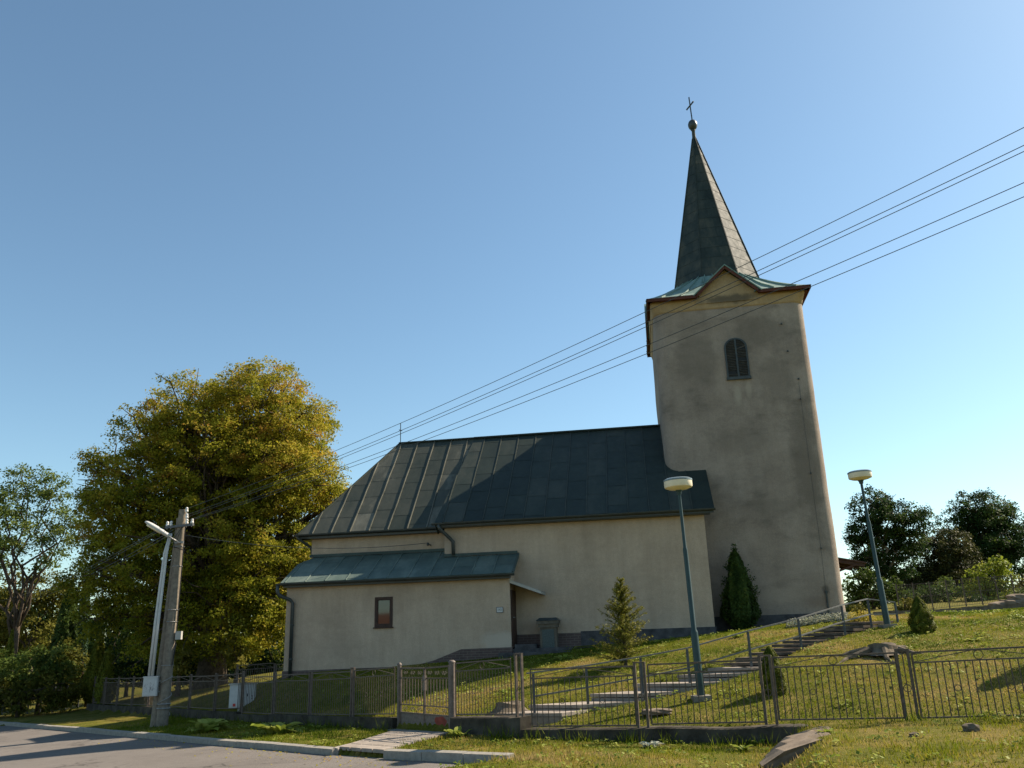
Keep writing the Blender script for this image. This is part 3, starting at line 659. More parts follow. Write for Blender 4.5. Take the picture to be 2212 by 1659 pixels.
# tower eaves: square soffit with a small gable over each side
EX0, EX1, EY0, EY1, EZ = -1.16, 4.4, 1.1, 7.3, 12.82
CX, CY = (EX0 + EX1) / 2, (EY0 + EY1) / 2
GH, GW = 1.02, 1.06        # gable height and half width
sides = [((0, -1), CX, EY0, TY0), ((1, 0), CY, EX1, TX1), ((0, 1), CX, EY1, TY1), ((-1, 0), CY, EX0, TX0)]
def side_pt(k, a, out, z):       # a along the side (from its centre), out = outwards beyond the eaves line
    (nx_, ny_), c, e, w_ = sides[k]
    return (c + a, e + ny_ * out, z) if nx_ == 0 else (e + nx_ * out, c + a, z)
for k in range(4):
    fas = MB(); gab = MB(); grf = MB()
    half = (EX1 - EX0) / 2 if k % 2 == 0 else (EY1 - EY0) / 2
    inn = -abs(sides[k][2] - sides[k][3]) + .068
    for sg in (-1, 1):
        sof = MB(); sof.poly([side_pt(k, sg * half, -.005, EZ - .05), side_pt(k, sg * (GW - .02), -.005, EZ - .05), side_pt(k, sg * (GW - .02), inn - .1, EZ - .05), side_pt(k, sg * (half - .05), inn - .1, EZ - .05)], (0, 0, .03)); sof.build('soffit', 'fascia_brown', church)
    for sg in (-1, 1):
        fas.bar(side_pt(k, sg * half, -.02, EZ - .035), side_pt(k, sg * (GW - .03), -.02, EZ - .035), .04, .12)
        fas.bar(side_pt(k, sg * (GW + .03), -.02, EZ - .06), side_pt(k, 0, -.02, EZ + GH - .05), .04, .09)
    gab.poly([side_pt(k, -GW - .02, inn, EZ - .25), side_pt(k, GW + .02, inn, EZ - .25), side_pt(k, GW + .02, inn, EZ - .02), side_pt(k, 0, inn, EZ + GH - .08), side_pt(k, -GW - .02, inn, EZ - .02)],
             [c * -.2 for c in (*sides[k][0], 0)])
    for sg in (-1, 1):
        a, b_, c_, d_ = side_pt(k, sg * (GW + .1), .02, EZ - .04), side_pt(k, 0, .02, EZ + GH), side_pt(k, 0, -1.75, EZ + GH), side_pt(k, sg * (GW + .1), -.1, EZ - .04)
        e_ = side_pt(k, sg * .05, -1.75, EZ + GH - .08)
        grf.poly([a, b_, c_, e_, d_], (0, 0, .05), .4)
    fas.build('fascia', 'fascia_brown', church); gab.build('gable', 'band_plaster', church); grf.build('gable_roof', 'skirt_roof', church)
# bell-cast skirt roof between square eaves and the octagonal spire
SPX, SPY, SPR, SPZ = 1.6, 4.2, 1.72, 14.18
def sq(a):
    c, s_ = math.cos(a), math.sin(a); hx, hy = (EX1 - EX0) / 2 + .02, (EY1 - EY0) / 2 + .02
    t = min(hx / abs(c) if abs(c) > 1e-9 else 1e9, hy / abs(s_) if abs(s_) > 1e-9 else 1e9); return CX + c * t, CY + s_ * t
def octp(a, r=SPR):
    k = math.floor(((a - R(22.5)) % (2 * math.pi)) / R(45)); m_ = R(22.5) + (k + .5) * R(45); rr = r * math.cos(R(22.5)) / math.cos(a - m_)
    return SPX + math.cos(a) * rr, SPY + math.sin(a) * rr
corner = math.atan2((EY1 - EY0) / 2, (EX1 - EX0) / 2)
def gable_angs():
    out = []
    for (nx_, ny_), c, e, w_ in sides:
        for a in (-GW + .06, -GW + .061, 0, GW - .061, GW - .06):
            p = (c + a, e) if nx_ == 0 else (e, c + a); out.append(round(math.atan2(p[1] - CY, p[0] - CX) % (2 * math.pi), 5))
    return out
angs = sorted(set(gable_angs() + [round(R(22.5 + 45 * k) % (2 * math.pi), 5) for k in range(8)] + [round(a % (2 * math.pi), 5) for a in (corner, math.pi - corner, math.pi + corner, -corner)] + [round(R(a), 5) for a in range(0, 360, 5)]))
mb = MB(); rings = []
NR = 6
def skirt(a, t, off=0):
    p, q = sq(a), octp(a, SPR * .98); k = t ** 1.0
    z = EZ + (SPZ - EZ) * (t ** 1.15) + off
    x_, y_ = p[0] + (q[0] - p[0]) * k, p[1] + (q[1] - p[1]) * k
    if abs(x_ - CX) < GW - .0605: y_ = min(max(y_, EY0 + .42), EY1 - .42)
    if abs(y_ - CY) < GW - .0605: x_ = min(max(x_, EX0 + .42), EX1 - .42)
    return (x_, y_, z)
n = len(angs)
for i in range(NR):
    for k in range(n):
        a, b_ = angs[k], angs[(k + 1) % n]
        mb.poly([skirt(a, i / NR), skirt(b_, i / NR), skirt(b_, (i + 1) / NR), skirt(a, (i + 1) / NR)], None, min(1, max(0, random.gauss(.5, .14))))
for a in range(0, 360, 9):
    prev = None
    for i in range(NR + 1):
        w_ = R(a) + random.uniform(-.012, .012); p = skirt(w_, i / NR, .028)
        if (abs(p[0] - CX) < GW or abs(p[1] - CY) < GW) and i < 4: prev = None; continue
        if prev: mb.bar(prev, p, .022, .06, tone=.45)
        prev = p
mb.build('skirt_roof', 'skirt_roof', church)
# spire
TIPX, TIPY, TIPZ = 1.40, 4.2, 20.95
mb = MB(); rows = 15; cols = 1
def spt(k, t, off=0):
    a = R(22.5 + 45 * k); r = SPR * (1 - t) + .075 * t + .12 * max(0, .08 - t) + off
    return Vector((SPX + (TIPX - SPX) * t + r * math.cos(a), SPY + (TIPY - SPY) * t + r * math.sin(a), SPZ - .12 + (TIPZ - SPZ + .12) * t))
for k in range(8):
    f_t = random.gauss(0, .04)
    for i in range(rows):
        t0, t1 = i / rows, (i + 1) / rows
        cc = 3 if t0 < .4 else (2 if t0 < .75 else 1)
        for j in range(cc):
            a0, a1 = spt(k, t0, .008), spt(k + 1, t0, .008); b0, b1 = spt(k, t1), spt(k + 1, t1); u0, u1 = j / cc, (j + 1) / cc
            mb.poly([a0.lerp(a1, u0), a0.lerp(a1, u1), b0.lerp(b1, u1), b0.lerp(b1, u0)], None, min(1, max(0, random.gauss(.40 + f_t, .05))))
    mb.bar(spt(k, 0, .01), spt(k, 1, .01), .04, .03, tone=.4)
mb.build('spire', 'spire_roof', church)
mb = MB(); mb.bar(spt(7, .62, .02) + Vector((-.02, .3, 0)), spt(7, .66, .03) + Vector((0, .28, 0)), .05, .22); mb.build('spire_hatch', 'dark_metal', church)
mb = MB(); mb.lathe([(.1, -.1), (.075, .1), (.065, .38), (.1, .42)], 12, (TIPX, TIPY, TIPZ)); mb.build('spire_collar', 'spire_roof', church, smooth=True)
mb = MB(); c = Vector((TIPX, TIPY, TIPZ + .66)); mb.lathe([(.19 * math.cos(a) + .001, .24 * math.sin(a)) for a in np.linspace(-math.pi / 2, math.pi / 2, 13)], 16, c); mb.build('spire_ball', 'dark_metal', church, smooth=True)
mb = MB(); mb.bar((TIPX, TIPY, TIPZ + .88), (TIPX - .03, TIPY, TIPZ + 2.0), .045, .045, (0, 1, 0)); mb.bar((TIPX - .17, TIPY + .14, TIPZ + 1.5), (TIPX + .13, TIPY - .1, TIPZ + 1.72), .045); mb.build('spire_cross', 'dark_metal', church)
# louvred belfry window
lx0, lx1, lz0, lzs = 1.325, 2.085, 9.77, 10.88; lr = (lx1 - lx0) / 2; lc = (lx0 + lx1) / 2
arch = lambda r, z0, n=14: [(lc - r, z0)] + [(lc - r * math.cos(math.pi * k / n), lzs + r * math.sin(math.pi * k / n) * .9) for k in range(n + 1)] + [(lc + r, z0)]
fr = MB(); o_, i_ = arch(lr, lz0), arch(lr - .055, lz0 + .06)
for k in range(len(o_) - 1):
    fr.poly([(o_[k][0], 1.375, o_[k][1]), (o_[k + 1][0], 1.375, o_[k + 1][1]), (i_[k + 1][0], 1.375, i_[k + 1][1]), (i_[k][0], 1.375, i_[k][1])], (0, .06, 0))
fr.ext((lx0 - .02, 1.35, lz0 - .04), (lx1 + .02, 1.43, lz0 + .058)); fr.ext((lc - .03, 1.37, lz0 + .06), (lc + .03, 1.42, lzs + lr * .86))
lw = fr.build('louvre_window', 'dark_metal', church); lw.location = (0, -.03, 0)
mb = MB(); mb.poly([(p[0], 1.398, p[1]) for p in i_], (0, .008, 0)); mb.build('shadow_board', 'black', lw)
sl = MB(); z = lz0 + .085; k = 0
while z < lzs + lr * .8:
    hw = lr - .06 if z < lzs else math.sqrt(max(0, (lr - .06) ** 2 - ((z - lzs) / .9) ** 2))
    for sg in (-1, 1):
        a, b_ = (lc - hw, lc - .03) if sg < 0 else (lc + .03, lc + hw)
        if b_ - a < .05: continue
        if (sg > 0 and k in (10, 11, 17, 18)) or (sg < 0 and k in (2, 3)):
            if sg > 0 and k == 17: sl.bar((a, 1.385, z - .03), (b_, 1.385, z + .08), .012, .04)
            continue
        sl.box(((a + b_) / 2, 1.388, z), (b_ - a, .034, .014), Matrix.Rotation(R(38 + random.uniform(-4, 4)), 3, 'X'))
    z += .058; k += 1
sl.build('slats', 'slat_wood', lw)
# lightning conductor, small iron studs, porch roof on the far side of the tower
mb = MB(); mb.tube([(3.62, 1.39, 9.5), (3.6, 1.39, 4), (3.57, 1.39, 2.7)], .004, 5); mb.tube([(3.57, 1.35, 2.62), (3.55, 1.35, 1.7)], .028, 8)
for z in (4.0, 6.4, 8.9): mb.box((3.6, 1.365, z), (.03, .07, .05))
mb.box((3.57, 1.36, 2.66), (.07, .08, .08)); mb.build('lightning_conductor', 'dark_metal', church)
for x, z in ((3.32, 11.6), (3.63, 9.6), (3.4, 10.6)):
    mb = MB(); mb.box((x, 1.38, z), (.05, .06, .05)); mb.build('iron_anchor', 'dark_metal', church)
mb = MB(); mb.poly([(4.15, 3.2, 3.86), (5.35, 3.2, 3.6), (5.35, 5.2, 3.6), (4.15, 5.2, 3.86)], (0, 0, .05)); pr = mb.build('porch_roof', 'brown_wood', church)
for y in (3.3, 4.2, 5.1):
    mb = MB(); mb.bar((4.15, y, 3.8), (5.3, y, 3.55), .07, .1); mb.bar((4.17, y, 3.3), (5.0, y, 3.58), .06, .06); mb.build('bracket', 'brown_wood', pr)

# ------------------------------------------------------------------ small things on and by the church
def text_mesh(body, size, name, m, loc, rot, parent=None, extr=.002, sx=1):
    cu = bpy.data.curves.new(name, 'FONT'); cu.body = body; cu.size = size; cu.extrude = extr; cu.align_x = 'CENTER'; cu.align_y = 'CENTER'
    ob = bpy.data.objects.new(name, cu); col.objects.link(ob); dg = bpy.context.evaluated_depsgraph_get()
    me = bpy.data.meshes.new_from_object(ob.evaluated_get(dg)); bpy.data.objects.remove(ob); me.materials.clear(); me.materials.append(MT[m])
    o = bpy.data.objects.new(name, me); col.objects.link(o); o.location = loc; o.rotation_euler = rot; o.scale = (sx, 1, 1)
    if parent: o.parent = parent
    return o
p = LW(-6.31, -1.0)
sg = thing('house_number_sign', 'small white house number plate reading 143 on the annexe wall', 'sign', (p[0], p[1], 2.425), PSI)
mb = MB(); mb.box((0, -.012, 0), (.205, .016, .165)); mb.build('border', 'ink', sg)
mb = MB(); mb.box((0, -.022, 0), (.178, .008, .138)); mb.build('plate', 'white_paint', sg)
text_mesh('143', .105, 'number', 'ink', (0, -.0275, 0), (R(90), 0, 0), sg, .001, .82)
p = LW(-4.94, -.32)
mm = thing('memorial_pillar', 'short stone memorial pillar with dark capped top beside the annexe door', 'memorial', (p[0], p[1], 1.2), PSI)
mb = MB(); mb.ext((-.25, -.22, 0), (.25, .2, .68)); mb.build('shaft', 'memorial_stone', mm)
mb = MB(); mb.ext((-.29, -.26, .68), (.29, .24, .78)); mb.ext((-.33, -.3, .78), (.33, .28, .87)); mb.build('cornice', 'memorial_stone', mm)
mb = MB(); mb.add([(-.35, -.32, .87), (.35, -.32, .87), (.35, .3, .87), (-.35, .3, .87), (-.26, -.2, .96), (.26, -.2, .96), (.26, .2, .96), (-.26, .2, .96)], [(0, 1, 2, 3), (4, 5, 6, 7), (0, 1, 5, 4), (1, 2, 6, 5), (2, 3, 7, 6), (3, 0, 4, 7)]); mb.build('cap', 'dark_metal', mm)
mb = MB(); mb.ext((-.18, -.235, .06), (.18, -.2205, .62)); mb.build('inscription_plate', 'bronze_plate', mm)

# garden lamps
def garden_lamp(x, y, H, tilt, label):
    t = thing('garden_lamp', label, 'lamp', (x, y, tz(x, y) - .02), 0, 'green lamp posts with white disc heads')
    t.rotation_euler = (0, tilt, 0)
    mb = MB(); mb.box((0, 0, .02), (.34, .34, .14)); mb.build('base_block', 'concrete', t)
    mb = MB(); mb.lathe([(.075, .08), (.072, H * .29), (.068, H * .295), (.05, H * .305), (.048, H * .66), (.046, H * .665), (.034, H * .675), (.032, H - .28)], 14); mb.build('pole', 'lamp_green', t, smooth=True).data.set_sharp_from_angle(angle=R(40))
    mb = MB(); mb.lathe([(.05, H - .33), (.055, H - .28), (.07, H - .26), (.07, H - .24)], 14); mb.build('collar', 'lamp_green', t)
    mb = MB(); mb.lathe([(.07, H - .245), (.2, H - .22), (.275, H - .19), (.285, H - .17), (.285, H - .06)], 28); mb.build('lamp_shade', 'opal', t, smooth=True).data.set_sharp_from_angle(angle=R(40))
    mb = MB(); mb.lathe([(.292, H - .062), (.292, H - .03), (.25, H - .008), (.1, H)], 28); mb.build('cap', 'lamp_cap', t, smooth=True).data.set_sharp_from_angle(angle=R(40))
    return t
garden_lamp(3.41, 16.98, 4.28, R(-1.0), 'green lamp post standing beside the lower stone steps')
garden_lamp(8.89, 21.08, 3.86, R(-1.6), 'green lamp post at the top of the stairs right of the tower')

# ------------------------------------------------------------------ iron fences on low walls
FH = .964
def ring(mb, c, r, d, w=.012, n=14):
    """upright ring, plane spanned by direction d and Z"""
    d = Vector(d).normalized(); c = Vector(c)
    mb.tube([c + d * (r * math.cos(2 * math.pi * k / n)) + Vector((0, 0, r * math.sin(2 * math.pi * k / n))) for k in range(n)], w / 2, 5, closed=True)
def fence_panel(parent, a, b_, za, zb, nb=17, small=True, bar=.0135):
    a, b_ = Vector((a[0], a[1], za)), Vector((b_[0], b_[1], zb)); d = (b_ - a); L = d.length; dn = d / L; U = Vector((0, 0, 1))
    at = lambda t, h: a + d * t + U * h
    mb = MB(); h2 = FH - .155
    for h, w in ((0, .024), (h2, .022), (FH, .026)): mb.bar(at(0, h), at(1, h), w)
    for t in (0, 1): mb.bar(at(t, 0), at(t, FH), .024)
    for k in range(1, nb + 1):
        t = k / (nb + 1); j = random.gauss(0, .0022)
        mb.bar(at(t, 0), at(t + j, h2), bar)
    mb.bar(at(.0, h2 + .01), at(.47, FH - .005), .012); mb.bar(at(1, h2 + .01), at(.53, FH - .005), .012)
    ring(mb, at(.5, (FH + h2) / 2), .066, dn, .014)
    if small:
        for t in ((nb // 3 + .5) / (nb + 1), (nb - nb // 3 + .5) / (nb + 1)): ring(mb, at(t, FH * .43), .045, dn, .012)
    return mb.build('panel', 'iron', parent)
def twin_post(parent, c, dn, z, gap, hh=.04, single=False, low=.06):
    dn = Vector((dn[0], dn[1], 0)).normalized(); c = Vector((c[0], c[1], 0)); mb = MB()
    es = (-gap / 2, gap / 2) if not single else (0,)
    for e in es:
        p = c + dn * e; mb.bar(p + Vector((0, 0, z - low)), p + Vector((0, 0, z + FH + hh)), .044, .044, dn)
    if not single:
        mb.bar(c - dn * (gap / 2 + .022) + Vector((0, 0, z + FH + hh + .01)), c + dn * (gap / 2 + .022) + Vector((0, 0, z + FH + hh + .01)), .046, .022)
        mb.bar(c + Vector((0, 0, z)), c + Vector((0, 0, z + FH + hh)), .013)
        ring(mb, c + Vector((0, 0, z + FH * .45)), .055, dn, .014)
    return mb.build('post', 'iron', parent)
def low_wall(pts, zs, label, name='retaining_wall', depth=.9, thick=.28):
    t = MB(); n = len(pts)
    for i in range(n - 1):
        a, b_ = Vector((*pts[i], 0)), Vector((*pts[i + 1], 0)); L = (b_ - a).length; d = (b_ - a) / L; nr = Vector((d.y, -d.x, 0)); m_ = max(2, int(L / .3))
        for k in range(m_):
            p, q = a.lerp(b_, k / m_), a.lerp(b_, (k + 1) / m_); zp, zq = zs[i][0] + (zs[i][1] - zs[i][0]) * k / m_, zs[i][0] + (zs[i][1] - zs[i][0]) * (k + 1) / m_
            j0 = .012 * math.sin((p.x + p.y) * 5.1) + .008 * math.sin(p.x * 17); j1 = .012 * math.sin((q.x + q.y) * 5.1) + .008 * math.sin(q.x * 17)
            f0 = .012 * math.sin(p.x * 7.7); f1 = .012 * math.sin(q.x * 7.7)
            vs = []
            for v, z, j, f in ((p, zp, j0, f0), (q, zq, j1, f1)):
                i0, o0 = v - nr * thick / 2, v + nr * (thick / 2 + f)
                vs += [i0 + Vector((0, 0, z - depth)), i0 + Vector((0, 0, z + j)), o0 + Vector((0, 0, z - .02 + j)), o0 + nr * .03 + Vector((0, 0, z - depth))]
            fs = [(0, 4, 5, 1), (1, 5, 6, 2), (2, 6, 7, 3)]
            if k == 0: fs.append((0, 1, 2, 3))
            if k == m_ - 1: fs.append((7, 6, 5, 4))
            t.add(vs, fs)
    o = t.build(name, 'concrete_dark'); return tag(o, label, 'wall')
fy = lambda x: float(fence_y(x))
# right run
rr_ = thing('iron_fence', 'brown iron bar fence with ring ornaments in front of the stone steps and lawn', 'fence', (.05, fy(.05), tz(.3, fy(.3) + .4)), 0)
def wchild(t):   # children are built in world coordinates
    return t
def reparent(o, t): o.parent = t; o.matrix_parent_inverse = Matrix.Translation(-Vector(t.location)); return o
d_r = (1, -.36)
rails = [((.13, 1.95), (.08, .10)), ((2.17, 3.97), (.12, .16)), ((4.15, 5.95), (.19, .22)), ((6.15, 7.95), (.22, .27)), ((8.15, 9.95), (.3, .34))]
for (x0, x1), (z0, z1) in rails:
    reparent(fence_panel(None, (x0 + .03, fy(x0 + .03)), (x1 - .0, fy(x1 - .0)), z0, z1), rr_)
for c, z in ((2.06, .11), (4.06, .175), (6.05, .22), (8.05, .28)): reparent(twin_post(None, (c, fy(c)), d_r, z, .17), rr_)
low_wall([(-.02, fy(-.02)), (4.2, fy(4.2)), (11, fy(11))], [(.045, .10), (.10, .3)], 'low dark concrete retaining wall under the fence in front of the steps')
# short run between gate and corner
sr = thing('iron_fence', 'single brown iron fence panel between the gate and the wall corner', 'fence', (-.7, fy(-.7), .1), 0)
reparent(fence_panel(None, (-1.33, fy(-1.33)), (-.2, fy(-.2)), .19, .27, 18), sr)
reparent(twin_post(None, (-.05, fy(-.05)), (-1, 1.2), .26, .17, .09, low=.2), sr)
low_wall([(-1.33, fy(-1.33)), (.06, fy(.06))], [(.14, .24)], 'short dark concrete wall block right of the iron gate')
# left run down to the trees
lr_ = thing('iron_fence', 'long brown iron bar fence running from the gate past the pole to the trees', 'fence', (-2.8, fy(-2.8), 0), 0)
X_ = [-2.80, -4.02, -5.42, -6.82, -8.23, -9.59, -11.04, -12.55, -13.82, -15.1, -16.4, -17.6, -18.7]
Z_ = [(.10, .02), (0, -.07), (-.08, -.13), (-.17, -.21), (-.11, -.19), (-.2, -.24), (-.24, -.3), (-.3, -.33), (-.33, -.38), (-.38, -.42), (-.42, -.46), (-.46, -.5)]
for i in range(len(Z_)):
    a, b_ = X_[i] - (.06 if i else .02), X_[i + 1] + .06
    reparent(fence_panel(None, (a, fy(a)), (b_, fy(b_)), *Z_[i], 17 if i < 7 else 13, i < 6), lr_)
    reparent(twin_post(None, (X_[i + 1], fy(X_[i + 1])), (-1, 1.2), max(Z_[i][1], Z_[min(i + 1, len(Z_) - 1)][0]), .13, .05, low=.15), lr_)
low_wall([(-2.72, fy(-2.72)), (-6.8, fy(-6.8)), (-8.25, fy(-8.25)), (-19, fy(-19))], [(.05, -.17), (-.21, -.26), (-.2, -.56)], 'long dark concrete retaining wall under the fence left of the gate')
# piece of fence at the annexe corner
cf = thing('iron_fence', 'taller iron fence piece in the shade joining the annexe corner behind the grey cabinet', 'fence', (-9.3, 31.8, -.05), 0)
for a, b_ in (((-10.35, 32.1), (-8.95, 31.75)), ((-8.85, 31.72), (-7.6, 31.4))): reparent(fence_panel(None, a, b_, 0, .05, 16, False), cf)
for c in ((-10.4, 32.12), (-8.9, 31.73)): reparent(twin_post(None, c, (1, -.25), 0, .1, single=True), cf)

# gate
gp0, gp1 = Vector((-2.69, fy(-2.69), 0)), Vector((-1.41, fy(-1.41), 0)); gd = (gp1 - gp0).normalized(); gL = (gp1 - gp0).length; GZ = -.19
gate = thing('iron_gate', 'brown double iron gate with sheet metal foot panels and scrollwork', 'gate', (gp0.x, gp0.y, GZ), math.atan2(gd.y, gd.x))
for x, w, h in ((.0, .09, 1.33), (gL, .13, 1.38)):
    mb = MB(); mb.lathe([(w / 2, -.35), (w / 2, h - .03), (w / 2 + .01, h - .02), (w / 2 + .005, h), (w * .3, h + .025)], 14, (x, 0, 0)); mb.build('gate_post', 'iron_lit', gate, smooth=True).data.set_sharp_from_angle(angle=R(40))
def scroll(mb, x, z, r, sg):
    mb.tube([(x + sg * r * (1 - k / 22) * math.cos(k * .42), 0, z + r * (1 - k / 22) * math.sin(k * .42)) for k in range(18)], .006, 5)
for i, (x0, x1) in enumerate(((.075, gL * .5 - .01), (gL * .5 + .01, gL - .1))):
    t0, t1 = (1.24, 1.245)[i], (1.245, 1.29)[i]
    mb = MB()
    for z0, z1, w in ((t0, t1, .035), (t0 - .2, t0 - .2 + .01, .02), (.5, .5, .022), (.335, .335, .03), (.03, .03, .035)): mb.bar((x0, 0, z0), (x1, 0, z1), w)
    mb.bar((x0, 0, .02), (x0, 0, t0), .035, .035, (1, 0, 0)); mb.bar((x1, 0, .02), (x1, 0, t1), .035, .035, (1, 0, 0))
    for k in range(1, 8): x = x0 + (x1 - x0) * k / 8; mb.bar((x, 0, .5), (x, 0, t0 - .2), .014)
    lf = mb.build('gate_leaf', 'iron', gate)
    for k in range(3):
        xc = x0 + (x1 - x0) * (.2 + .3 * k); mb = MB(); mb2 = MB()
        for sgn in (-1, 1): scroll(mb, xc + sgn * .04, t0 - .1, .045, sgn); scroll(mb2, xc + sgn * .045, .42, .04, -sgn)
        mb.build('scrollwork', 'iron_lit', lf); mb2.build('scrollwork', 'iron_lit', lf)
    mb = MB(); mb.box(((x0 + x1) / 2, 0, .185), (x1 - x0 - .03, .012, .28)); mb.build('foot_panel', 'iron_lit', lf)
    if i == 1:
        mb = MB(); cx_, cz_ = x0 + (x1 - x0) * .66, .2
        mb.poly([(cx_ + .2 * math.cos(a) * (1 + .2 * math.sin(3 * a)), -.0075, cz_ + .125 * math.sin(a) * (1 + .15 * math.cos(5 * a))) for a in np.linspace(0, 2 * math.pi, 30)[:-1]]); mb.build('primer_patch', 'rust_red', lf)
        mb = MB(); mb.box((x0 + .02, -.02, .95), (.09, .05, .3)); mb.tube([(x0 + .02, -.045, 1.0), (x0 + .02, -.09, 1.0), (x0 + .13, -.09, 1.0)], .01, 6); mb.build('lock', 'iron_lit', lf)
mb = MB(); mb.box((gL / 2, -.1, -.04), (gL - .1, .45, .1)); mb.build('threshold', 'concrete', gate)

# ------------------------------------------------------------------ stone steps and handrail
stairs = thing('stone_steps', 'long flight of worn stone steps climbing the lawn to the tower', 'steps', (.6, 17.3, .2), 0)
for i, (p, z, w) in enumerate(SP):
    nxt = SP[i + 1][0] if i + 1 < len(SP) else (p[0] + .8, p[1] + .55)
    a = Vector((*p, 0)); w *= .92; b_ = a + sd_ * w; c = Vector((*nxt, 0)) + sd_ * w; d = Vector((*nxt, 0)); ex = (d - a).normalized() * .12
    mb = MB(); jz = random.uniform(-.01, .01)
    q = [a, b_, c + ex, d + ex]; qq = [v + Vector((random.uniform(-.02, .02), random.uniform(-.02, .02), z + .045 + jz + random.uniform(-.006, .006))) for v in q]
    mb.poly(qq, (0, 0, -.06)); lo = [v + (sum(q, Vector()) / 4 - v).normalized() * .025 - Vector((0, 0, .06)) for v in qq]
    mb.poly(lo, (0, 0, -.24)); reparent(mb.build('step', 'paving' if i < 6 else 'step_stone'), stairs)
hr = thing('handrail', 'two bar steel handrail beside the stone steps', 'handrail', (.2, 16.9, .2), 0)
HP = [(.22, 16.9), (1.27, 17.3), (2.41, 17.75), (3.43, 18.1), (4.89, 18.74), (6.21, 19.4), (7.59, 20.4), (8.57, 21.25), (9.4, 21.65)]
HZ = [.17, .30, .44, .58, .89, 1.14, 1.42, 1.58, 1.62]; HT = [.77, .72, .70, .69, .68, .66, .66, .65, .5]
HZ = [max(z, tz(*p) - .02) for z, p in zip(HZ, HP)]
tops = [Vector((*p, z + h)) for p, z, h in zip(HP, HZ, HT)]
for p, z, h in zip(HP, HZ, HT):
    mb = MB(); mb.bar((*p, z - .15), (*p, z + h), .04, .04, (1, .4, 0)); reparent(mb.build('rail_post', 'rail_steel'), hr)
for fr_, nm in ((1.0, 'top_rail'), (.47, 'lower_rail')):
    mb = MB(); pts = [Vector((t.x, t.y, z + (t.z - z) * fr_ + (.02 if fr_ == 1 else 0))) for t, z in zip(tops, HZ)]
    if fr_ == 1: pts[0] = pts[0] - (pts[1] - pts[0]) * .12
    for a, b_ in zip(pts[:-1], pts[1:]): mb.bar(a, b_, .036, .026)
    reparent(mb.build(nm, 'rail_bar'), hr)

# ------------------------------------------------------------------ utility pole with street lamp
PX, PY = -10.6, 26.2; PZ = tz(PX, PY)
lean = R(.9)
def pole_at(h, dx=0, dy=0): return Vector((PX + dx + math.sin(lean) * h, PY + dy, PZ + h * math.cos(lean)))
pole = thing('utility_pole', 'twin concrete utility pole with insulators and white conduits standing on the grass verge', 'pole', (PX, PY, PZ), 0)
mb = MB(); mb.tube([pole_at(h) for h in (-.6, .0, 2, 4, 6.35)], [.175, .172, .155, .137, .12], 18); reparent(mb.build('pole_shaft', 'concrete_pole', smooth=True), pole).data.set_sharp_from_angle(angle=R(50))
mb = MB(); mb.tube([pole_at(h, -.23 + .02 * h, .13) for h in (-.6, 0, 2, 4, 6.1)], [.165, .16, .145, .13, .115], 16); reparent(mb.build('pole_shaft', 'concrete_pole', smooth=True), pole).data.set_sharp_from_angle(angle=R(50))
mb = MB()
for h in (.5, .62, 1.7, 2.95, 3.3, 4.6, 5.2): mb.tube([pole_at(h) + Vector((math.cos(a) * (.184 - .009 * h), math.sin(a) * (.184 - .009 * h), 0)) for a in np.linspace(0, 2 * math.pi, 17)[:-1]], .012 if h > 1 else .02, 5, closed=True)
mb.tube([pole_at(.3 + k * .028) + Vector((math.cos(k * .32) * .183, math.sin(k * .32) * .183, 0)) for k in range(0, 40)], .012, 5)
reparent(mb.build('strap', 'galv'), pole)
cd = Vector((.9, -.42, 0)).normalized()
mb = MB(); c = pole_at(5.82, 0, -.16)
mb.bar(c - cd * .58, c + cd * .58, .07, .07); reparent(mb.build('crossarm', 'rail_steel'), pole)
ins = [c + cd * e for e in (-.52, -.36, .3, .52)] + [pole_at(6.22, .16, -.1), pole_at(6.02, .18, -.1)]
for i, q in enumerate(ins):
    mb = MB(); mb.lathe([(.012, -.06), (.012, .03), (.045, .04), (.05, .09), (.03, .11), (.045, .13), (.04, .17), (.015, .19)], 10, q); reparent(mb.build('insulator', 'porcelain', smooth=True), pole)
for e in (-.045, .05):
    mb = MB(); mb.tube([pole_at(1.42, -.38 + e, -.24), pole_at(3, -.37 + e * .9, -.22), pole_at(5.0, -.34 + e * .7, -.18), pole_at(5.6, -.26 + e * .5, -.14)], [.045, .045, .04, .03], 8); reparent(mb.build('conduit', 'white_paint', smooth=True), pole)
mb = MB(); mb.tube([pole_at(5.8, .15, -.08), pole_at(5.0, .16, -.08), pole_at(3.0, .18, -.06), pole_at(2.2, .2, -.08), pole_at(1.7, .17, -.1), pole_at(2.3, .22, -.08)], .014, 6)
for k in range(5):
    a = c + cd * random.uniform(-.5, .5); b_ = pole_at(5.3 + random.uniform(-.3, .2), random.uniform(-.2, .25), -.17); m_ = (a + b_) / 2 + Vector((random.uniform(-.2, .2), -.12, -.25)); mb.tube([a, a.lerp(m_, .6), m_, m_.lerp(b_, .5), b_], .009, 5)
reparent(mb.build('cable', 'black'), pole)
mb = MB(); mb.box(pole_at(2.55, .27, -.05), (.17, .13, .24)); reparent(mb.build('junction_box', 'off_white'), pole)
lampq = pole_at(5.32, .02, -.22)
sl_ = thing('street_lamp', 'long white street lamp head on a short arm clamped to the concrete pole', 'lamp', lampq, 0)
u_ = Vector((-.8, -.22, .52)).normalized()
mb = MB(); mb.tube([(0, .1, 0), u_ * .2, u_ * .42], .028, 8); mb.bar((-.12, .08, 0), (.14, .08, 0), .05, .07); mb.build('lamp_arm', 'galv', sl_)
mb = MB(); w_ = u_.cross(Vector((0, 0, 1))).normalized(); n_ = w_.cross(u_)
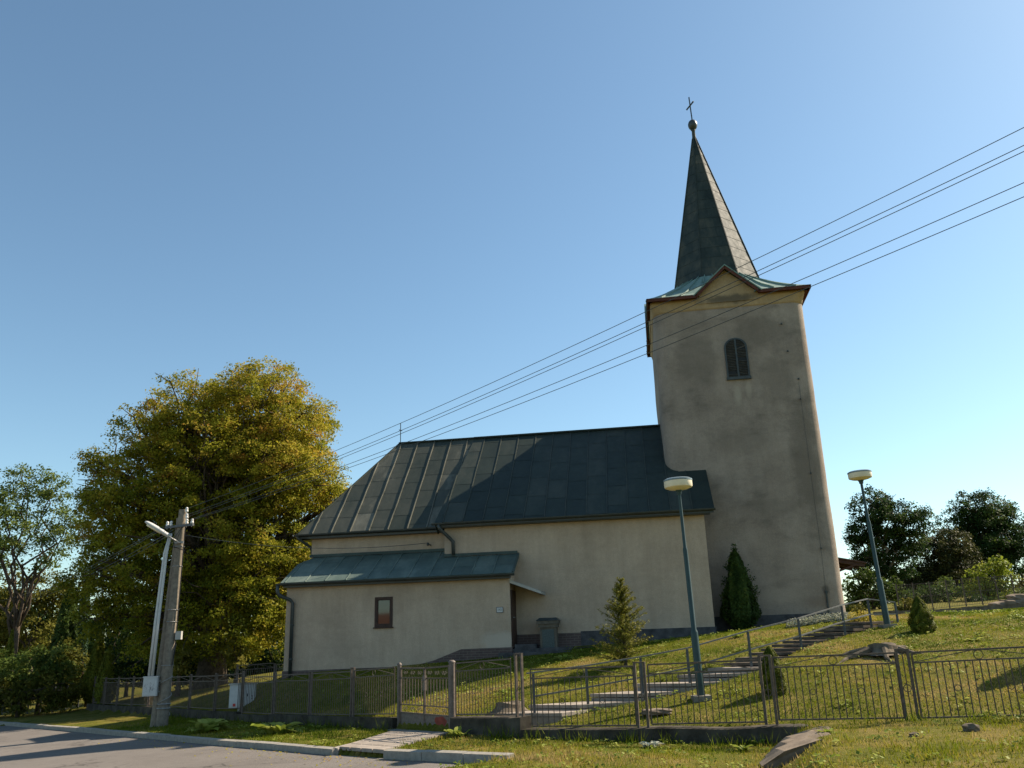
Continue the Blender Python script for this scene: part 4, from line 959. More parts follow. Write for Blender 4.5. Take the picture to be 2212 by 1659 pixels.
prof = [(.3, .05, .05), (.34, .09, .08), (.6, .12, .095), (.95, .13, .085), (1.1, .11, .065), (1.17, .05, .03)]
rings = []
for l, hw, hh in prof: rings.append([tuple(u_ * l + w_ * (hw * math.cos(a)) + n_ * (hh * (math.sin(a) if math.sin(a) > 0 else .55 * math.sin(a)))) for a in np.linspace(0, 2 * math.pi, 15)[:-1]])
loft(mb, rings); mb.build('lamp_head', 'white_paint', sl_, smooth=True)
mb = MB(); rings = []
for l, hw in ((.58, .095), (.9, .105), (1.06, .085)): rings.append([tuple(u_ * l + w_ * (hw * math.cos(a)) + n_ * (-.042 + .035 * math.sin(a))) for a in np.linspace(0, 2 * math.pi, 15)[:-1]])
loft(mb, rings); mb.build('lamp_glass', 'opal', sl_, smooth=True)
# notice / meter box
bq = pole_at(1.12, -.36, -.2)
bx = thing('meter_box', 'white metal meter box with scratched door strapped to the concrete pole', 'box', bq, R(8))
mb = MB(); mb.box((0, 0, 0), (.4, .18, .52)); mb.box((0, 0, .275), (.43, .21, .03)); mb.build('cabinet_body', 'white_paint', bx)
mb = MB(); mb.box((0, -.097, 0), (.36, .012, .47)); mb.build('cabinet_door', 'white_paint', bx)
mb = MB()
for k in range(16): x = random.uniform(-.02, .13); z = random.uniform(-.08, .16); mb.bar((x, -.104, z), (x + random.uniform(-.06, .06), -.104, z + random.uniform(-.1, .06)), .008, .003)
for k in range(7): x = random.uniform(-.15, -.08); z = random.uniform(-.2, .18); mb.bar((x, -.104, z), (x + random.uniform(-.03, .03), -.104, z + random.uniform(-.06, .06)), .01, .003)
mb.build('scratches', 'ink', bx)
mb = MB()
for z in (.15, -.15): mb.bar((.15, .05, z), (.36, .1, z), .03)
mb.build('bracket', 'galv', bx)
# second, wooden pole far left and the lines
P2 = Vector((-33.5, 54.5, 0)); P2.z = tz(P2.x, P2.y)
w2 = thing('utility_pole', 'dark wooden utility pole at the left edge in front of the trees', 'pole', P2, 0)
mb = MB(); mb.tube([(0, 0, -.5), (.1, 0, 3), (.25, 0, 6.2)], [.24, .2, .16], 12); mb.build('pole_shaft', 'wood_grey', w2)
mb = MB(); mb.bar((-.8, 0, 5.7), (1.2, 0, 5.7), .12); mb.build('crossarm', 'wood_grey', w2)
def wire(a, b_, sag, r=.013, label='', n=28, group='overhead power lines'):
    a, b_ = Vector(a), Vector(b_); pts = [a.lerp(b_, k / n) - Vector((0, 0, sag * 4 * (k / n) * (1 - k / n))) for k in range(n + 1)]
    mb = MB(); mb.tube(pts, r, 5); o = mb.build('power_line', 'dark_metal', smooth=True); tag(o, label, 'cable', group); return o
ends = [(7.15, 10, 8.09), (7.09, 10, 7.81), (7.08, 10, 7.72), (6.97, 10, 7.24), (6.93, 10, 7.03)]
st_ = [ins[4], ins[5], ins[5] + Vector((.05, 0, -.05)), ins[2], ins[3]]
labs = ['topmost thin black power line crossing the sky in front of the tower', 'second highest power line, upper one of the close middle pair', 'third highest power line, lower one of the close middle pair',
        'fourth power line from the top, next to lowest over the nave roof', 'lowest power line crossing the tower and the nave roof']
for i in range(5):
    a = st_[i] + Vector((0, 0, .15)); e = Vector(ends[i]); sg_ = (.5, .42, .42, .42, .42)[i]; b_ = a + (e - a) * 1.3 + Vector((0, 0, sg_ * 4 * .2308)); wire(a, b_, sg_, .0062, labs[i])
for i in range(4):
    a = (ins[0], ins[1], ins[2], ins[3])[i] + Vector((0, .05, .12)); b_ = P2 + Vector((-.7 + .6 * i, 0, 5.8))
    wire(a, b_, .5, .009, ['highest', 'second highest', 'third highest', 'lowest'][i] + ' of the four power lines left of the concrete pole', 20, 'power lines between the poles')
hk = LW(-8.87, .26)
wire(pole_at(5.55, .15, -.1), (hk[0], hk[1], 4.66), .28, .009, 'service cable sagging from the concrete pole to the hook on the chancel wall', 24, 'house connection cables')

# cabinet behind the fence
cbx, cby = -8.35, 26.45
cb = thing('electrical_cabinet', 'pale grey electrical cabinet with a small red sticker behind the fence', 'cabinet', (cbx, cby, -.32), R(4))
mb = MB(); mb.box((0, 0, .53), (.72, .26, .64)); mb.build('cabinet_body', 'white_paint', cb)
mb = MB(); mb.box((0, 0, .87), (.78, .32, .04)); mb.build('lid', 'off_white', cb)
mb = MB(); mb.box((-.02, -.138, .53), (.62, .014, .58)); dd = mb.build('cabinet_door', 'white_paint', cb)
mb = MB(); mb.box((.18, -.15, .56), (.03, .014, .08)); mb.build('lock', 'ink', dd)
mb = MB(); mb.box((-.2, -.148, .29), (.08, .006, .08)); mb.build('warning_sticker', 'sticker_red', dd)
mb = MB(); mb.box((.05, 0, .1), (.3, .22, .24)); mb.build('stand', 'off_white', cb)

# ------------------------------------------------------------------ plants and trees
DENS = 3.0
def nrm(a): return a / (np.linalg.norm(a, axis=1)[:, None] + 1e-9)
def crown_mesh(name, lobes, m, parent, leaf=.16, clumps=9, per=60, cr=.42, flat=.6, tone0=.5, tvar=.16, lvar=.1, shell=(.45, 1.02), zt=0.0, wd=.62):
    P = []; T = []; NN = []
    zs = [l[2] for l in lobes]; z0, z1 = min(zs), max(zs)
    for (x, y, z, r) in lobes:
        nc = max(4, int(clumps * r * r * random.uniform(.62, 1.3))); d = nrm(rng.normal(size=(nc, 3))); rad = r * rng.uniform(shell[0] ** 2, shell[1] ** 2, nc) ** .5
        c = np.array([x, y, z]) + d * rad[:, None] * np.array([1, 1, .92]); tc = rng.normal(tone0, tvar, nc) + zt * (z - z0) / (z1 - z0 + 1e-6)
        k = rng.poisson(per, nc); ci = np.repeat(np.arange(nc), k); n = len(ci); q = rng.normal(size=(n, 3)); q *= (rng.uniform(.2, 1, n) * cr)[:, None] / (np.linalg.norm(q, axis=1)[:, None] + 1e-9); q[:, 2] *= flat
        q[:, 2] -= .35 * (q[:, 0] ** 2 + q[:, 1] ** 2) / cr
        P.append(c[ci] + q); T.append(tc[ci] + rng.normal(0, lvar, n)); NN.append(nrm(d[ci] * .5 + rng.normal(0, .55, (n, 3)) + np.array([0, 0, .5])))
    P = np.concatenate(P); NN = np.concatenate(NN); n = len(P); L = leaf * rng.uniform(.5, 1.0, n) * rng.uniform(.75, 1.5, n)
    v, f, t = quads(P, NN, L, L * wd * rng.uniform(.7, 1.2, n), np.clip(np.concatenate(T), 0, 1))
    return np_mesh(name, v, f, t, m, parent)
def limb(mb, a, b_, r0, r1, n=7, wob=.12, seg=6):
    a, b_ = Vector(a), Vector(b_); L = (b_ - a).length
    pts = [a.lerp(b_, k / seg) + Vector((random.gauss(0, wob), random.gauss(0, wob), random.gauss(0, wob * .6))) * (L * .12) * math.sin(math.pi * k / seg) + Vector((0, 0, L * .06 * math.sin(math.pi * k / seg))) for k in range(seg + 1)]
    mb.tube(pts, [r0 + (r1 - r0) * k / seg for k in range(seg + 1)], n); return pts
def tree(name, label, loc, lobes, m, trunk_h, r0, group=None, bark='bark', leaf=.16, twigs=True, lean_=(0, 0), cat='tree', limbs_to=None, **kw):
    t = thing(name, label, cat, loc, 0, group)
    mb = MB(); top = Vector((lean_[0], lean_[1], trunk_h))
    mb.tube([(0, 0, -.4), (0, 0, .0), (lean_[0] * .2, lean_[1] * .2, trunk_h * .3), tuple(top * .7), tuple(top)], [r0 * 1.5, r0 * 1.25, r0, r0 * .85, r0 * .7], 12)
    mb.build('trunk', bark, t, smooth=True)
    mb = MB()
    for (x, y, z, r) in (limbs_to or lobes):
        st = Vector((0, 0, 0)).lerp(top, random.uniform(.6, 1)) if z > trunk_h * .6 else top * random.uniform(.5, .8)
        pts = limb(mb, st, (x, y, z), r0 * .42, r0 * .12, 7, .5)
        if twigs:
            for k in range(max(3, int(r * 5))):
                d = Vector((random.gauss(0, 1), random.gauss(0, 1), random.gauss(.2, .8))).normalized(); s_ = pts[random.randint(3, 6)]
                limb(mb, s_, Vector((x, y, z)) + d * r * random.uniform(.7, 1.2), r0 * .11, .012, 5, .6, 4)
    mb.build('branches', bark, t, smooth=True)
    kw['clumps'] = kw.get('clumps', 9) * DENS; crown_mesh('crown', lobes, m, t, leaf, **kw)
    return t
# big yellowing linden behind the fence (crown lobes in metres from the trunk foot)
LB = (-13.4, 38.0, .3)
px = [(520, 870, 100), (560, 815, 60), (480, 830, 55), (390, 900, 95), (430, 830, 45), (315, 950, 85), (300, 880, 40), (215, 1000, 65), (170, 990, 35), (600, 920, 85), (635, 880, 40), (620, 1040, 90), (470, 1020, 140), (340, 1080, 120), (245, 1110, 80), (195, 1080, 40), (570, 1170, 120),
      (430, 1190, 140), (310, 1240, 95), (240, 1290, 45), (640, 1240, 70), (520, 1320, 105), (385, 1350, 100), (300, 1350, 60), (660, 1060, 60), (690, 1075, 38), (660, 1150, 60), (690, 1130, 32), (560, 1010, 100), (420, 960, 100), (620, 1340, 55), (250, 1210, 55), (205, 1170, 62), (195, 1250, 50), (205, 1040, 60), (230, 1330, 50), (560, 1270, 90), (690, 1110, 42)]
lob = []
for (x, y, r) in px:
    k = 38 / 1800 * 1.02; dx = (x - 455) * k; r_ = r * k
    for yo in ((-1, 1) if r_ > 1.8 else (random.choice((-.6, 0, .6)),)):
        dep = math.sqrt(max(.1, 1 - min(1, abs(x - 440) / 330) ** 2)) * 3.3
        lob.append((dx + random.gauss(0, .12), yo * dep * random.uniform(.35, .75), (1462 - y) * k * (.955) - .1, r_))
tree('linden_tree', 'huge linden tree with yellow and brown autumn leaves left of the church', LB, lob, 'linden', 3.4, .55, leaf=.125, clumps=8.6, per=92, cr=.52, tone0=.36, tvar=.19, lvar=.12, zt=.28, flat=.55)
def at(px_, py_, Yd):      # a place in the world seen towards that part of the photo, at depth Yd
    u, v = px_ - 1106, -(py_ - 829.5); d = fwd * F_PX + rt * u + up * v; return Vector((0, 0, 1.6)) + d * (Yd / d.y)
def lobes_at(base, pts, Yd, deep=1.0, grow=1.0):
    out = []
    for (x, y, r) in pts:
        p = at(x, y, Yd) - base; k = Yd / F_PX * 1.02 * grow; out.append((p.x, random.gauss(0, .35 * deep * r * k), p.z, r * k))
    return out
def ptree(name, label, foot, Yd, pts, m, trunk_h, r0, grow=1.0, **kw):
    b_ = at(*foot, Yd); g_ = tz(b_.x, b_.y); b_.z = min(b_.z, g_ + .3) if b_.z > g_ - .5 else g_
    return tree(name, label, b_, lobes_at(b_, pts, Yd, 1.0, grow), m, trunk_h, r0, **kw)
GL = 'trees and bushes left of the linden'
ptree('green_tree', 'loose green tree with dark forked trunk at the left edge', (25, 1440), 46, [(60, 1045, 45), (20, 1080, 45), (95, 1040, 32), (130, 1055, 30), (105, 1120, 50), (40, 1150, 55), (-30, 1120, 60), (140, 1150, 35), (90, 1190, 42), (5, 1200, 35), (-60, 1200, 60), (40, 1020, 26), (120, 1195, 26)], 'green_leaf', 4.2, .2, group=GL, leaf=.15, clumps=7.5, per=50, cr=.5, tone0=.52, twigs=False, grow=1.1)
ptree('olive_bush', 'tall olive green bushy tree below the loose green tree', (60, 1470), 50, [(30, 1270, 45), (80, 1270, 45), (120, 1265, 30), (20, 1330, 55), (80, 1330, 50), (110, 1300, 40), (-40, 1300, 60), (50, 1390, 50), (-10, 1400, 60), (105, 1370, 35)], 'olive_leaf', 2.0, .2, group=GL, leaf=.2, clumps=6, per=55, cr=.55, tone0=.45, twigs=False)
def column_tree(name, label, foot, top, Yd, half, m, group=None, tone0=.45, taper=.75, n=5200, leaf=.13, gap=0, lump=.22):
    b_ = at(*foot, Yd); b_.z = max(min(b_.z, tz(b_.x, b_.y) + .1), tz(b_.x, b_.y) - .3); H = at(foot[0], top, Yd).z - b_.z; hw = half * Yd / F_PX
    t = thing(name, label, 'tree', b_, 0, group)
    mb = MB(); mb.tube([(0, 0, -.3), (0, 0, H * .5), (0, 0, H * .92)], [hw * .16, hw * .1, .01], 8); mb.build('trunk', 'bark', t)
    h = rng.beta(1.15, 1.35, n); prof = np.clip((1 - h) ** taper, 0, 1) * np.clip(.35 + h * 4, 0, 1)
    a = rng.uniform(0, 6.283, n); lumpn = 1 + lump * (vnoise(a * 1.3 * 2 + 40, h * H * 1.5, .8) - .5) * 2 + rng.normal(0, .05, n)
    rad = hw * prof * lumpn * rng.uniform(.72, 1.03, n) ** .7
    P = np.c_[np.cos(a) * rad, np.sin(a) * rad, gap + h * (H - gap)]; NN = nrm(np.c_[np.cos(a), np.sin(a), .35 * np.ones(n)] + rng.normal(0, .45, (n, 3)))
    tone = np.clip(tone0 + (lumpn - 1) * 1.1 + rng.normal(0, .12, n), 0, 1); L = leaf * rng.uniform(.6, 1.3, n)
    v, f, tn = quads(P, NN, L, L * .5, tone); np_mesh('crown', v, f, tn, m, t); return t
column_tree('thuja_tree', 'broad dark green thuja left of the slim dark column', (130, 1470), 1255, 44, 36, 'thuja_green', GL, .35, .6, 9000, .16)
column_tree('thuja_tree', 'slim dark blue green columnar thuja with a rounded top', (164, 1470), 1246, 47, 17, 'thuja_dark', GL, .4, .35, 6500, .14, 0, .12)
column_tree('thuja_tree', 'small yellow green thuja in front of the dark bushes', (205, 1478), 1360, 40, 30, 'thuja_gold', GL, .45, .8, 6500, .13)
column_tree('thuja_tree', 'low yellow green thuja bush beside the end of the iron fence', (228, 1490), 1395, 38, 24, 'thuja_gold', GL, .4, .6, 4200, .12)
column_tree('thuja_tree', 'bright narrow thuja at the left picture edge', (8, 1500), 1360, 43, 14, 'thuja_gold', GL, .4, .6, 3600, .13)
for (lab, foot, Yd, pts, m, t0) in [
    ('dark spreading bush hanging over the wire fence', (85, 1500), 40, [(40, 1450, 42), (95, 1440, 42), (130, 1430, 36), (0, 1445, 42), (150, 1445, 25)], 'green_leaf', .35),
    ('yellowish bush growing through the left end of the iron fence', (190, 1500), 41, [(175, 1450, 26), (200, 1445, 26), (150, 1400, 28), (160, 1425, 24), (215, 1450, 20)], 'olive_leaf', .4),
    ('large dark bush in the shade left of the linden trunk', (275, 1470), 44, [(240, 1330, 45), (285, 1350, 50), (320, 1330, 45), (250, 1410, 50), (310, 1420, 50), (350, 1390, 45), (215, 1390, 30), (270, 1290, 35), (225, 1350, 28)], 'dark_leaf', .4),
    ('deeply shaded evergreen mass right behind the linden trunk', (545, 1480), 46, [(480, 1400, 55), (540, 1420, 50), (590, 1400, 50), (620, 1440, 40), (420, 1420, 50), (520, 1350, 40), (600, 1350, 45)], 'dark_leaf', .3),
    ('dark low hedge bush filling the shade left of the concrete pole', (330, 1480), 40, [(300, 1450, 34), (340, 1440, 36), (375, 1450, 32), (405, 1440, 34), (430, 1455, 28), (265, 1455, 30), (235, 1462, 22)], 'dark_leaf', .3),
    ('green leafy undergrowth along the roadside at the left edge', (40, 1530), 39, [(10, 1490, 34), (50, 1485, 34), (90, 1488, 32), (130, 1482, 28), (-25, 1490, 34), (165, 1478, 20), (10, 1520, 26), (45, 1520, 26), (80, 1518, 24), (112, 1514, 24), (142, 1508, 22), (-22, 1522, 26), (168, 1500, 18)], 'olive_leaf', .35),
    ('yellow green bush beside the linden trunk', (510, 1470), 35, [(500, 1400, 22), (520, 1375, 20), (495, 1430, 22), (525, 1420, 18), (505, 1350, 16)], 'olive_leaf', .55),
    ('light green shrub left of the linden trunk behind the fence', (385, 1480), 35, [(385, 1440, 16), (395, 1415, 14), (375, 1425, 14)], 'olive_leaf', .5)]:
    ptree('bush', lab, foot, Yd, pts, m, .8, .08, group=GL, leaf=.16, clumps=9, per=50, cr=.42, tone0=t0, twigs=False, cat='bush')
# wood far behind on the left and right: reads as one mass
def far_wood(name, label, pts, Yd, m, t0, leaf=.4):
    lo = []
    for (x, y, r) in pts: p = at(x, y, Yd); lo.append((p.x, p.y + random.uniform(-1, 3), p.z, r * Yd / F_PX))
    o = crown_mesh(name, lo, m, None, leaf, 4.5, 60, 1.1, tone0=t0); return tag(o, label, 'wood', kind='stuff')
far_wood('far_wood', 'dim dark foliage filling the gaps far behind the left trees', [(x, 1440 - random.uniform(0, 25), 50) for x in range(-80, 660, 34)] + [(x, 1385 - random.uniform(0, 20), 45) for x in range(-80, 420, 36)] + [(x, 1330 - random.uniform(0, 20), 38) for x in range(-80, 120, 36)] + [(x, 1410 - random.uniform(0, 30), 45) for x in range(-700, -80, 45)], 66, 'dark_leaf', .35)
# thin trunks and wire fence under the bushes at the left
wf = thing('wire_fence', 'rusty wire fence with thin dark posts under the bushes', 'fence', at(100, 1520, 40), 0)
mb = MB(); bz = []
for i in range(9):
    q_ = at(-20 + 27 * i, 1528 - 1.5 * i, 41); q_.z = tz(q_.x, q_.y) ; bz.append(q_)
for q_ in bz:
    mb = MB(); mb.bar(q_ - Vector((0, 0, .2)), q_ + Vector((0, 0, 1.15)), .05); reparent(mb.build('post', 'rail_steel'), wf)
mb = MB()
for a, b_ in zip(bz[:-1], bz[1:]):
    for h in (.1, .35, .6, .85, 1.1): mb.bar(a + Vector((0, 0, h)), b_ + Vector((0, 0, h)), .014)
    for k in range(1, 12): mb.bar(a.lerp(b_, k / 12) + Vector((0, 0, .1)), a.lerp(b_, k / 12) + Vector((0, 0, 1.1)), .008)
reparent(mb.build('wire_mesh', 'rail_steel'), wf)

GR = 'trees behind the lawn on the right'
ptree('dark_tree', 'dark round tree with a pale leaning limb right of the tower', (1912, 1315), 44, [(1880, 1095, 42), (1860, 1140, 32), (1915, 1130, 48), (1955, 1125, 38), (1870, 1185, 42), (1925, 1180, 48), (1960, 1170, 32), (1945, 1215, 35), (1890, 1225, 35), (1850, 1160, 24), (1905, 1085, 28), (1865, 1215, 24)], 'dark_leaf', 1.6, .2, grow=1.12, group=GR, bark='bark_pale', leaf=.135, clumps=12, per=80, cr=.42, tone0=.45)
ptree('brown_tree', 'brownish tree crown in the middle of the right trees', (2030, 1320), 47, [(2010, 1190, 38), (2040, 1180, 40), (2070, 1190, 34), (2000, 1235, 45), (2050, 1230, 45), (1985, 1270, 40), (2075, 1230, 30), (2030, 1280, 38)], 'brownish_leaf', 1.6, .2, grow=1.2, group=GR, leaf=.135, clumps=11, per=76, cr=.42, tone0=.45)
ptree('dark_tree', 'tallest dark tree crown near the right edge', (2130, 1320), 50, [(2095, 1095, 38), (2075, 1130, 35), (2120, 1120, 45), (2160, 1110, 36), (2190, 1130, 32), (2110, 1160, 45), (2160, 1165, 48), (2200, 1170, 35), (2140, 1205, 48), (2190, 1210, 36), (2110, 1215, 40), (2215, 1200, 35)], 'dark_leaf', 2, .25, grow=1.15, group=GR, leaf=.14, clumps=11, per=78, cr=.45, tone0=.5)
ptree('bright_bush', 'bright yellow green bush near the right edge', (2140, 1325), 38, [(2130, 1240, 26), (2150, 1225, 24), (2115, 1260, 26), (2165, 1250, 24), (2125, 1290, 24), (2155, 1285, 26), (2110, 1300, 16), (2175, 1280, 18)], 'bright_leaf', .7, .07, group=GR, leaf=.15, clumps=16, per=46, cr=.34, tone0=.42, twigs=False, cat='bush')
ptree('olive_bush', 'yellow green hedge bush at the right picture edge', (2200, 1330), 40, [(2200, 1270, 28), (2225, 1260, 30), (2190, 1300, 26), (2220, 1300, 30)], 'olive_leaf', .7, .07, group=GR, leaf=.15, clumps=14, per=46, cr=.34, tone0=.6, twigs=False, cat='bush')
ptree('bush', 'dark green bush between the tower and the green lamp post', (1890, 1325), 36, [(1860, 1270, 28), (1890, 1262, 30), (1920, 1272, 28), (1870, 1300, 28), (1910, 1300, 28), (1935, 1295, 22), (1845, 1245, 20), (1850, 1310, 20), (1843, 1285, 22), (1868, 1248, 20), (1835, 1310, 18)], 'green_leaf', .7, .07, group=GR, leaf=.14, clumps=15, per=46, cr=.32, tone0=.22, twigs=False, cat='bush')
ptree('bush', 'small olive bush behind the handrail end', (1958, 1330), 31, [(1950, 1310, 16), (1968, 1305, 16), (1945, 1325, 14), (1972, 1322, 14)], 'olive_leaf', .4, .04, group=GR, leaf=.11, clumps=34, per=36, cr=.24, tone0=.5, twigs=False, cat='bush')
ptree('bush', 'grey green bush below the brownish tree', (2045, 1318), 43, [(2030, 1270, 20), (2055, 1262, 20), (2075, 1275, 16)], 'green_leaf', .5, .06, group=GR, leaf=.13, clumps=17, per=42, cr=.32, tone0=.45, twigs=False, cat='bush')
ptree('bush', 'sparse bush at the foot of the tower right corner', (1862, 1335), 30.5, [(1852, 1312, 13), (1870, 1318, 12), (1860, 1325, 12)], 'olive_leaf', .3, .03, group=GR, leaf=.09, clumps=46, per=26, cr=.2, tone0=.6, twigs=False, cat='bush')
ptree('bush', 'long green bush row filling the gap below the brownish tree', (2000, 1322), 39, [(1965, 1290, 22), (1985, 1278, 24), (2010, 1285, 24), (2035, 1280, 22), (2060, 1290, 22), (2085, 1285, 20), (1990, 1303, 20), (2030, 1305, 20), (2070, 1306, 18)], 'dark_leaf', .5, .06, group=GR, leaf=.12, clumps=15, per=50, cr=.34, tone0=.62, twigs=False, cat='bush')
ptree('bush', 'dark leafy bush behind the rubble blocks at the right edge', (2190, 1318), 36, [(2175, 1298, 20), (2200, 1292, 22), (2225, 1296, 22), (2245, 1290, 24)], 'green_leaf', .4, .05, group=GR, leaf=.11, clumps=20, per=42, cr=.3, tone0=.4, twigs=False, cat='bush')
ptree('bush', 'dark bush under the bright bush on the right', (2110, 1320), 37, [(2100, 1300, 18), (2130, 1308, 18), (2160, 1310, 18)], 'dark_leaf', .4, .05, group=GR, leaf=.12, clumps=20, per=42, cr=.3, tone0=.5, twigs=False, cat='bush')
far_wood('far_wood', 'dim dark foliage far behind the right trees', [(x, 1290 + random.uniform(-8, 10), 42) for x in range(1870, 2320, 28)] + [(x, 1255, 34) for x in range(1960, 2140, 26)], 66, 'dark_leaf', .4)
# house glimpsed through the trees on the right
hb = at(2075, 1315, 52); hb.z -= .5
hs = thing('house', 'grey gabled house half hidden behind the bushes on the right', 'house', hb, R(-20))
mb = MB(); mb.ext((-1.4, -1, 0), (1.2, 4, 2.0)); mb.poly([(-1.4, -1, 2), (1.2, -1, 2), (-.1, -1, 2.9)], (0, 5, 0)); mb.build('wall', 'off_white', hs)
mb = MB(); mb.poly([(-1.6, -1.2, 1.92), (-.1, -1.2, 2.95), (-.1, 4.2, 2.95), (-1.6, 4.2, 1.92)], (0, 0, .1)); mb.poly([(1.4, -1.2, 1.92), (-.1, -1.2, 2.95), (-.1, 4.2, 2.95), (1.4, 4.2, 1.92)], (0, 0, .1)); mb.build('roof', 'stone_dark', hs)
mb = MB(); mb.ext((.1, -1.06, .45), (.85, -1.003, 1.45)); hw_ = mb.build('window', 'white_paint', hs)
mb = MB(); mb.ext((.18, -1.08, .53), (.77, -1.062, 1.37)); mb.build('pane', 'glass', hw_)
# back wire fence, earth bank edge and rubble stones right
bf = thing('wire_fence', 'thin wire mesh fence in front of the right trees', 'fence', at(2080, 1318, 31), 0)
pts = []
for i in range(9):
    q_ = at(1945 + 36 * i, 1325 - 2.2 * i, 31); q_.z = tz(q_.x, q_.y); pts.append(q_)
for q_ in pts:
    mb = MB(); mb.bar(q_ - Vector((0, 0, .2)), q_ + Vector((0, 0, 1.0)), .035); reparent(mb.build('post', 'iron'), bf)
mb = MB()
for a, b_ in zip(pts[:-1], pts[1:]):
    for h in (.05, .5, .95): mb.bar(a + Vector((0, 0, h)), b_ + Vector((0, 0, h)), .014)
    for k in range(1, 10): mb.bar(a.lerp(b_, k / 10) + Vector((0, 0, .05)), a.lerp(b_, k / 10) + Vector((0, 0, .95)), .008)
reparent(mb.build('wire_mesh', 'iron'), bf)
def stone(mb, c, r, sq_=(1, 1, 1), n=2, rough=.16, rot=0):
    import bmesh
    bm = bmesh.new(); bmesh.ops.create_icosphere(bm, subdivisions=n, radius=1); ph = random.uniform(0, 9); vs = []
    for v in bm.verts:
        p = v.co.copy(); m_ = max(abs(p.x), abs(p.y), abs(p.z)); p = p.lerp(p / m_, .55); k = 1 + rough * math.sin(p.x * 2.7 + ph) * math.cos(p.y * 3.1 + ph * 2) + rough * .6 * math.sin(p.z * 5 + p.x * 4 + ph)
        p = Vector((p.x * sq_[0], p.y * sq_[1], p.z * sq_[2])) * r * k; p.rotate(Matrix.Rotation(rot, 3, 'Z')); vs.append(p + Vector(c))
    bm.verts.index_update(); fs = [tuple(v.index for v in f.verts) for f in bm.faces]; bm.free(); mb.add(vs, fs)
eb = MB(); pr_ = None
for i in range(16):
    q_ = at(1905 + 24 * i, 1338 - 1.35 * i, 25.5); z = tz(q_.x, q_.y); eb.box((q_.x, q_.y, z + .03), (.4, .12, .22 + random.uniform(-.03, .03)), Matrix.Rotation(R(-6) + random.gauss(0, .04), 3, 'Z'))
tag(eb.build('lawn_edging', 'stump'), 'low brown edging board along the far edge of the lawn', 'edging')
for i, (x, y, r, lab) in enumerate([(2165, 1330, .3, 'large pale rubble block left end of the stone pile'), (2195, 1328, .36, 'middle rubble block of the stone pile at the right edge'), (2225, 1326, .36, 'rubble block cut off by the right picture edge'), (2200, 1318, .24, 'small rubble block on top of the stone pile')]):
    q_ = at(x, y, 27); z = tz(q_.x, q_.y); mb = MB(); stone(mb, (q_.x, q_.y, z + (.08 if i < 3 else .28)), r, (1.1, .7, .5), 3, .12); tag(mb.build('rubble_block', 'rock', smooth=False), lab, 'stone', 'rubble blocks on the right')

# conifers on the lawn
def spruce(x, y, H, rad, label):
    t = thing('spruce_tree', label, 'tree', (x, y, tz(x, y)), 0); tr = MB(); tr.tube([(0, 0, -.1), (.01, 0, H * .5), (0, 0, H)], [.045, .028, .006], 8); tr.build('trunk', 'bark', t)
    P = []; T_ = []; NN = []; br = MB(); z = .1
    while z < H * .97:
        f = 1 - z / H; nb = random.randint(5, 8) if f > .15 else 4; L0 = rad * (f ** .92) * random.uniform(.8, 1.1) + .04
        for k in range(nb):
            a = random.uniform(0, 6.283); L = L0 * random.uniform(.7, 1.1); up_ = .28 + .5 * (1 - f) + random.uniform(-.1, .12)
            d = Vector((math.cos(a), math.sin(a), up_)); m_ = int(9 + 26 * L)
            tip = Vector((0, 0, z)) + d * L; br.tube([(0, 0, z), tuple(Vector((0, 0, z)) + d * L * .5), tuple(tip)], [.009, .006, .003], 4)
            for j in range(m_):
                u = (j + .5) / m_; side = Vector((-d.y, d.x, 0)) * random.gauss(0, .14 * L * (1 - u * .6)); p = Vector((0, 0, z)) + d * L * u + side + Vector((0, 0, random.gauss(-.01, .012)))
                for w_ in range(4):
                    P.append(tuple(p + Vector((random.gauss(0, .014), random.gauss(0, .014), random.gauss(0, .014))))); T_.append(.35 + .35 * u + random.gauss(0, .12)); NN.append((random.gauss(0, .6), random.gauss(0, .6), .8 + random.gauss(0, .3)))
        z += .045 + .05 * random.random() + .02 * (1 - f)
    br.build('branches', 'bark', t); n = len(P); v, f_, tn = quads(np.array(P), nrm(np.array(NN)), rng.uniform(.05, .095, n), rng.uniform(.012, .022, n), np.clip(T_, 0, 1)); np_mesh('needles', v, f_, tn, 'spruce', t); return t
spruce(2.46, 20.75, 2.06, .93, 'young spruce tree with open pointed top in the middle of the lawn')
def dwarf(x, y, H, rad, label, m='thuja_gold', t0=.4, n=9000, taper=.6, leaf=.035, lump=.26):
    t = thing('dwarf_conifer', label, 'tree', (x, y, tz(x, y) - .02), 0, 'clipped dwarf conifers'); mb = MB(); mb.tube([(0, 0, -.1), (0, 0, H * .6)], [.04, .02], 7); mb.build('trunk', 'bark', t)
    h = rng.beta(1.1, 1.25, n); prof = np.clip((1 - h) ** taper, 0, 1) * np.clip(.62 + h * 2.2, 0, 1); a = rng.uniform(0, 6.283, n); lu = 1 + lump * 2 * (vnoise(np.cos(a) * 2 + 9, np.sin(a) * 2 + h * 6, .55) - .5)
    rd = rad * prof * lu * rng.uniform(.86, 1.04, n); P = np.c_[np.cos(a) * rd, np.sin(a) * rd, h * H]; NN = nrm(np.c_[np.cos(a), np.sin(a), .5 * np.ones(n)] + rng.normal(0, .4, (n, 3)))
    v, f, tn = quads(P, NN, leaf * rng.uniform(.6, 1.4, n), leaf * .5, np.clip(t0 + (lu - 1) * 1.6 + rng.normal(0, .12, n), 0, 1)); np_mesh('crown', v, f, tn, m, t); return t
dwarf(4.69, 16.58, .86, .27, 'narrow clipped cone conifer just behind the fence posts', 'thuja_gold', .22, 9000, .5)
dwarf(9.15, 19.85, .80, .33, 'clipped cone conifer on the lawn right of the green lamp post', 'thuja_gold', .22, 11000, .62)
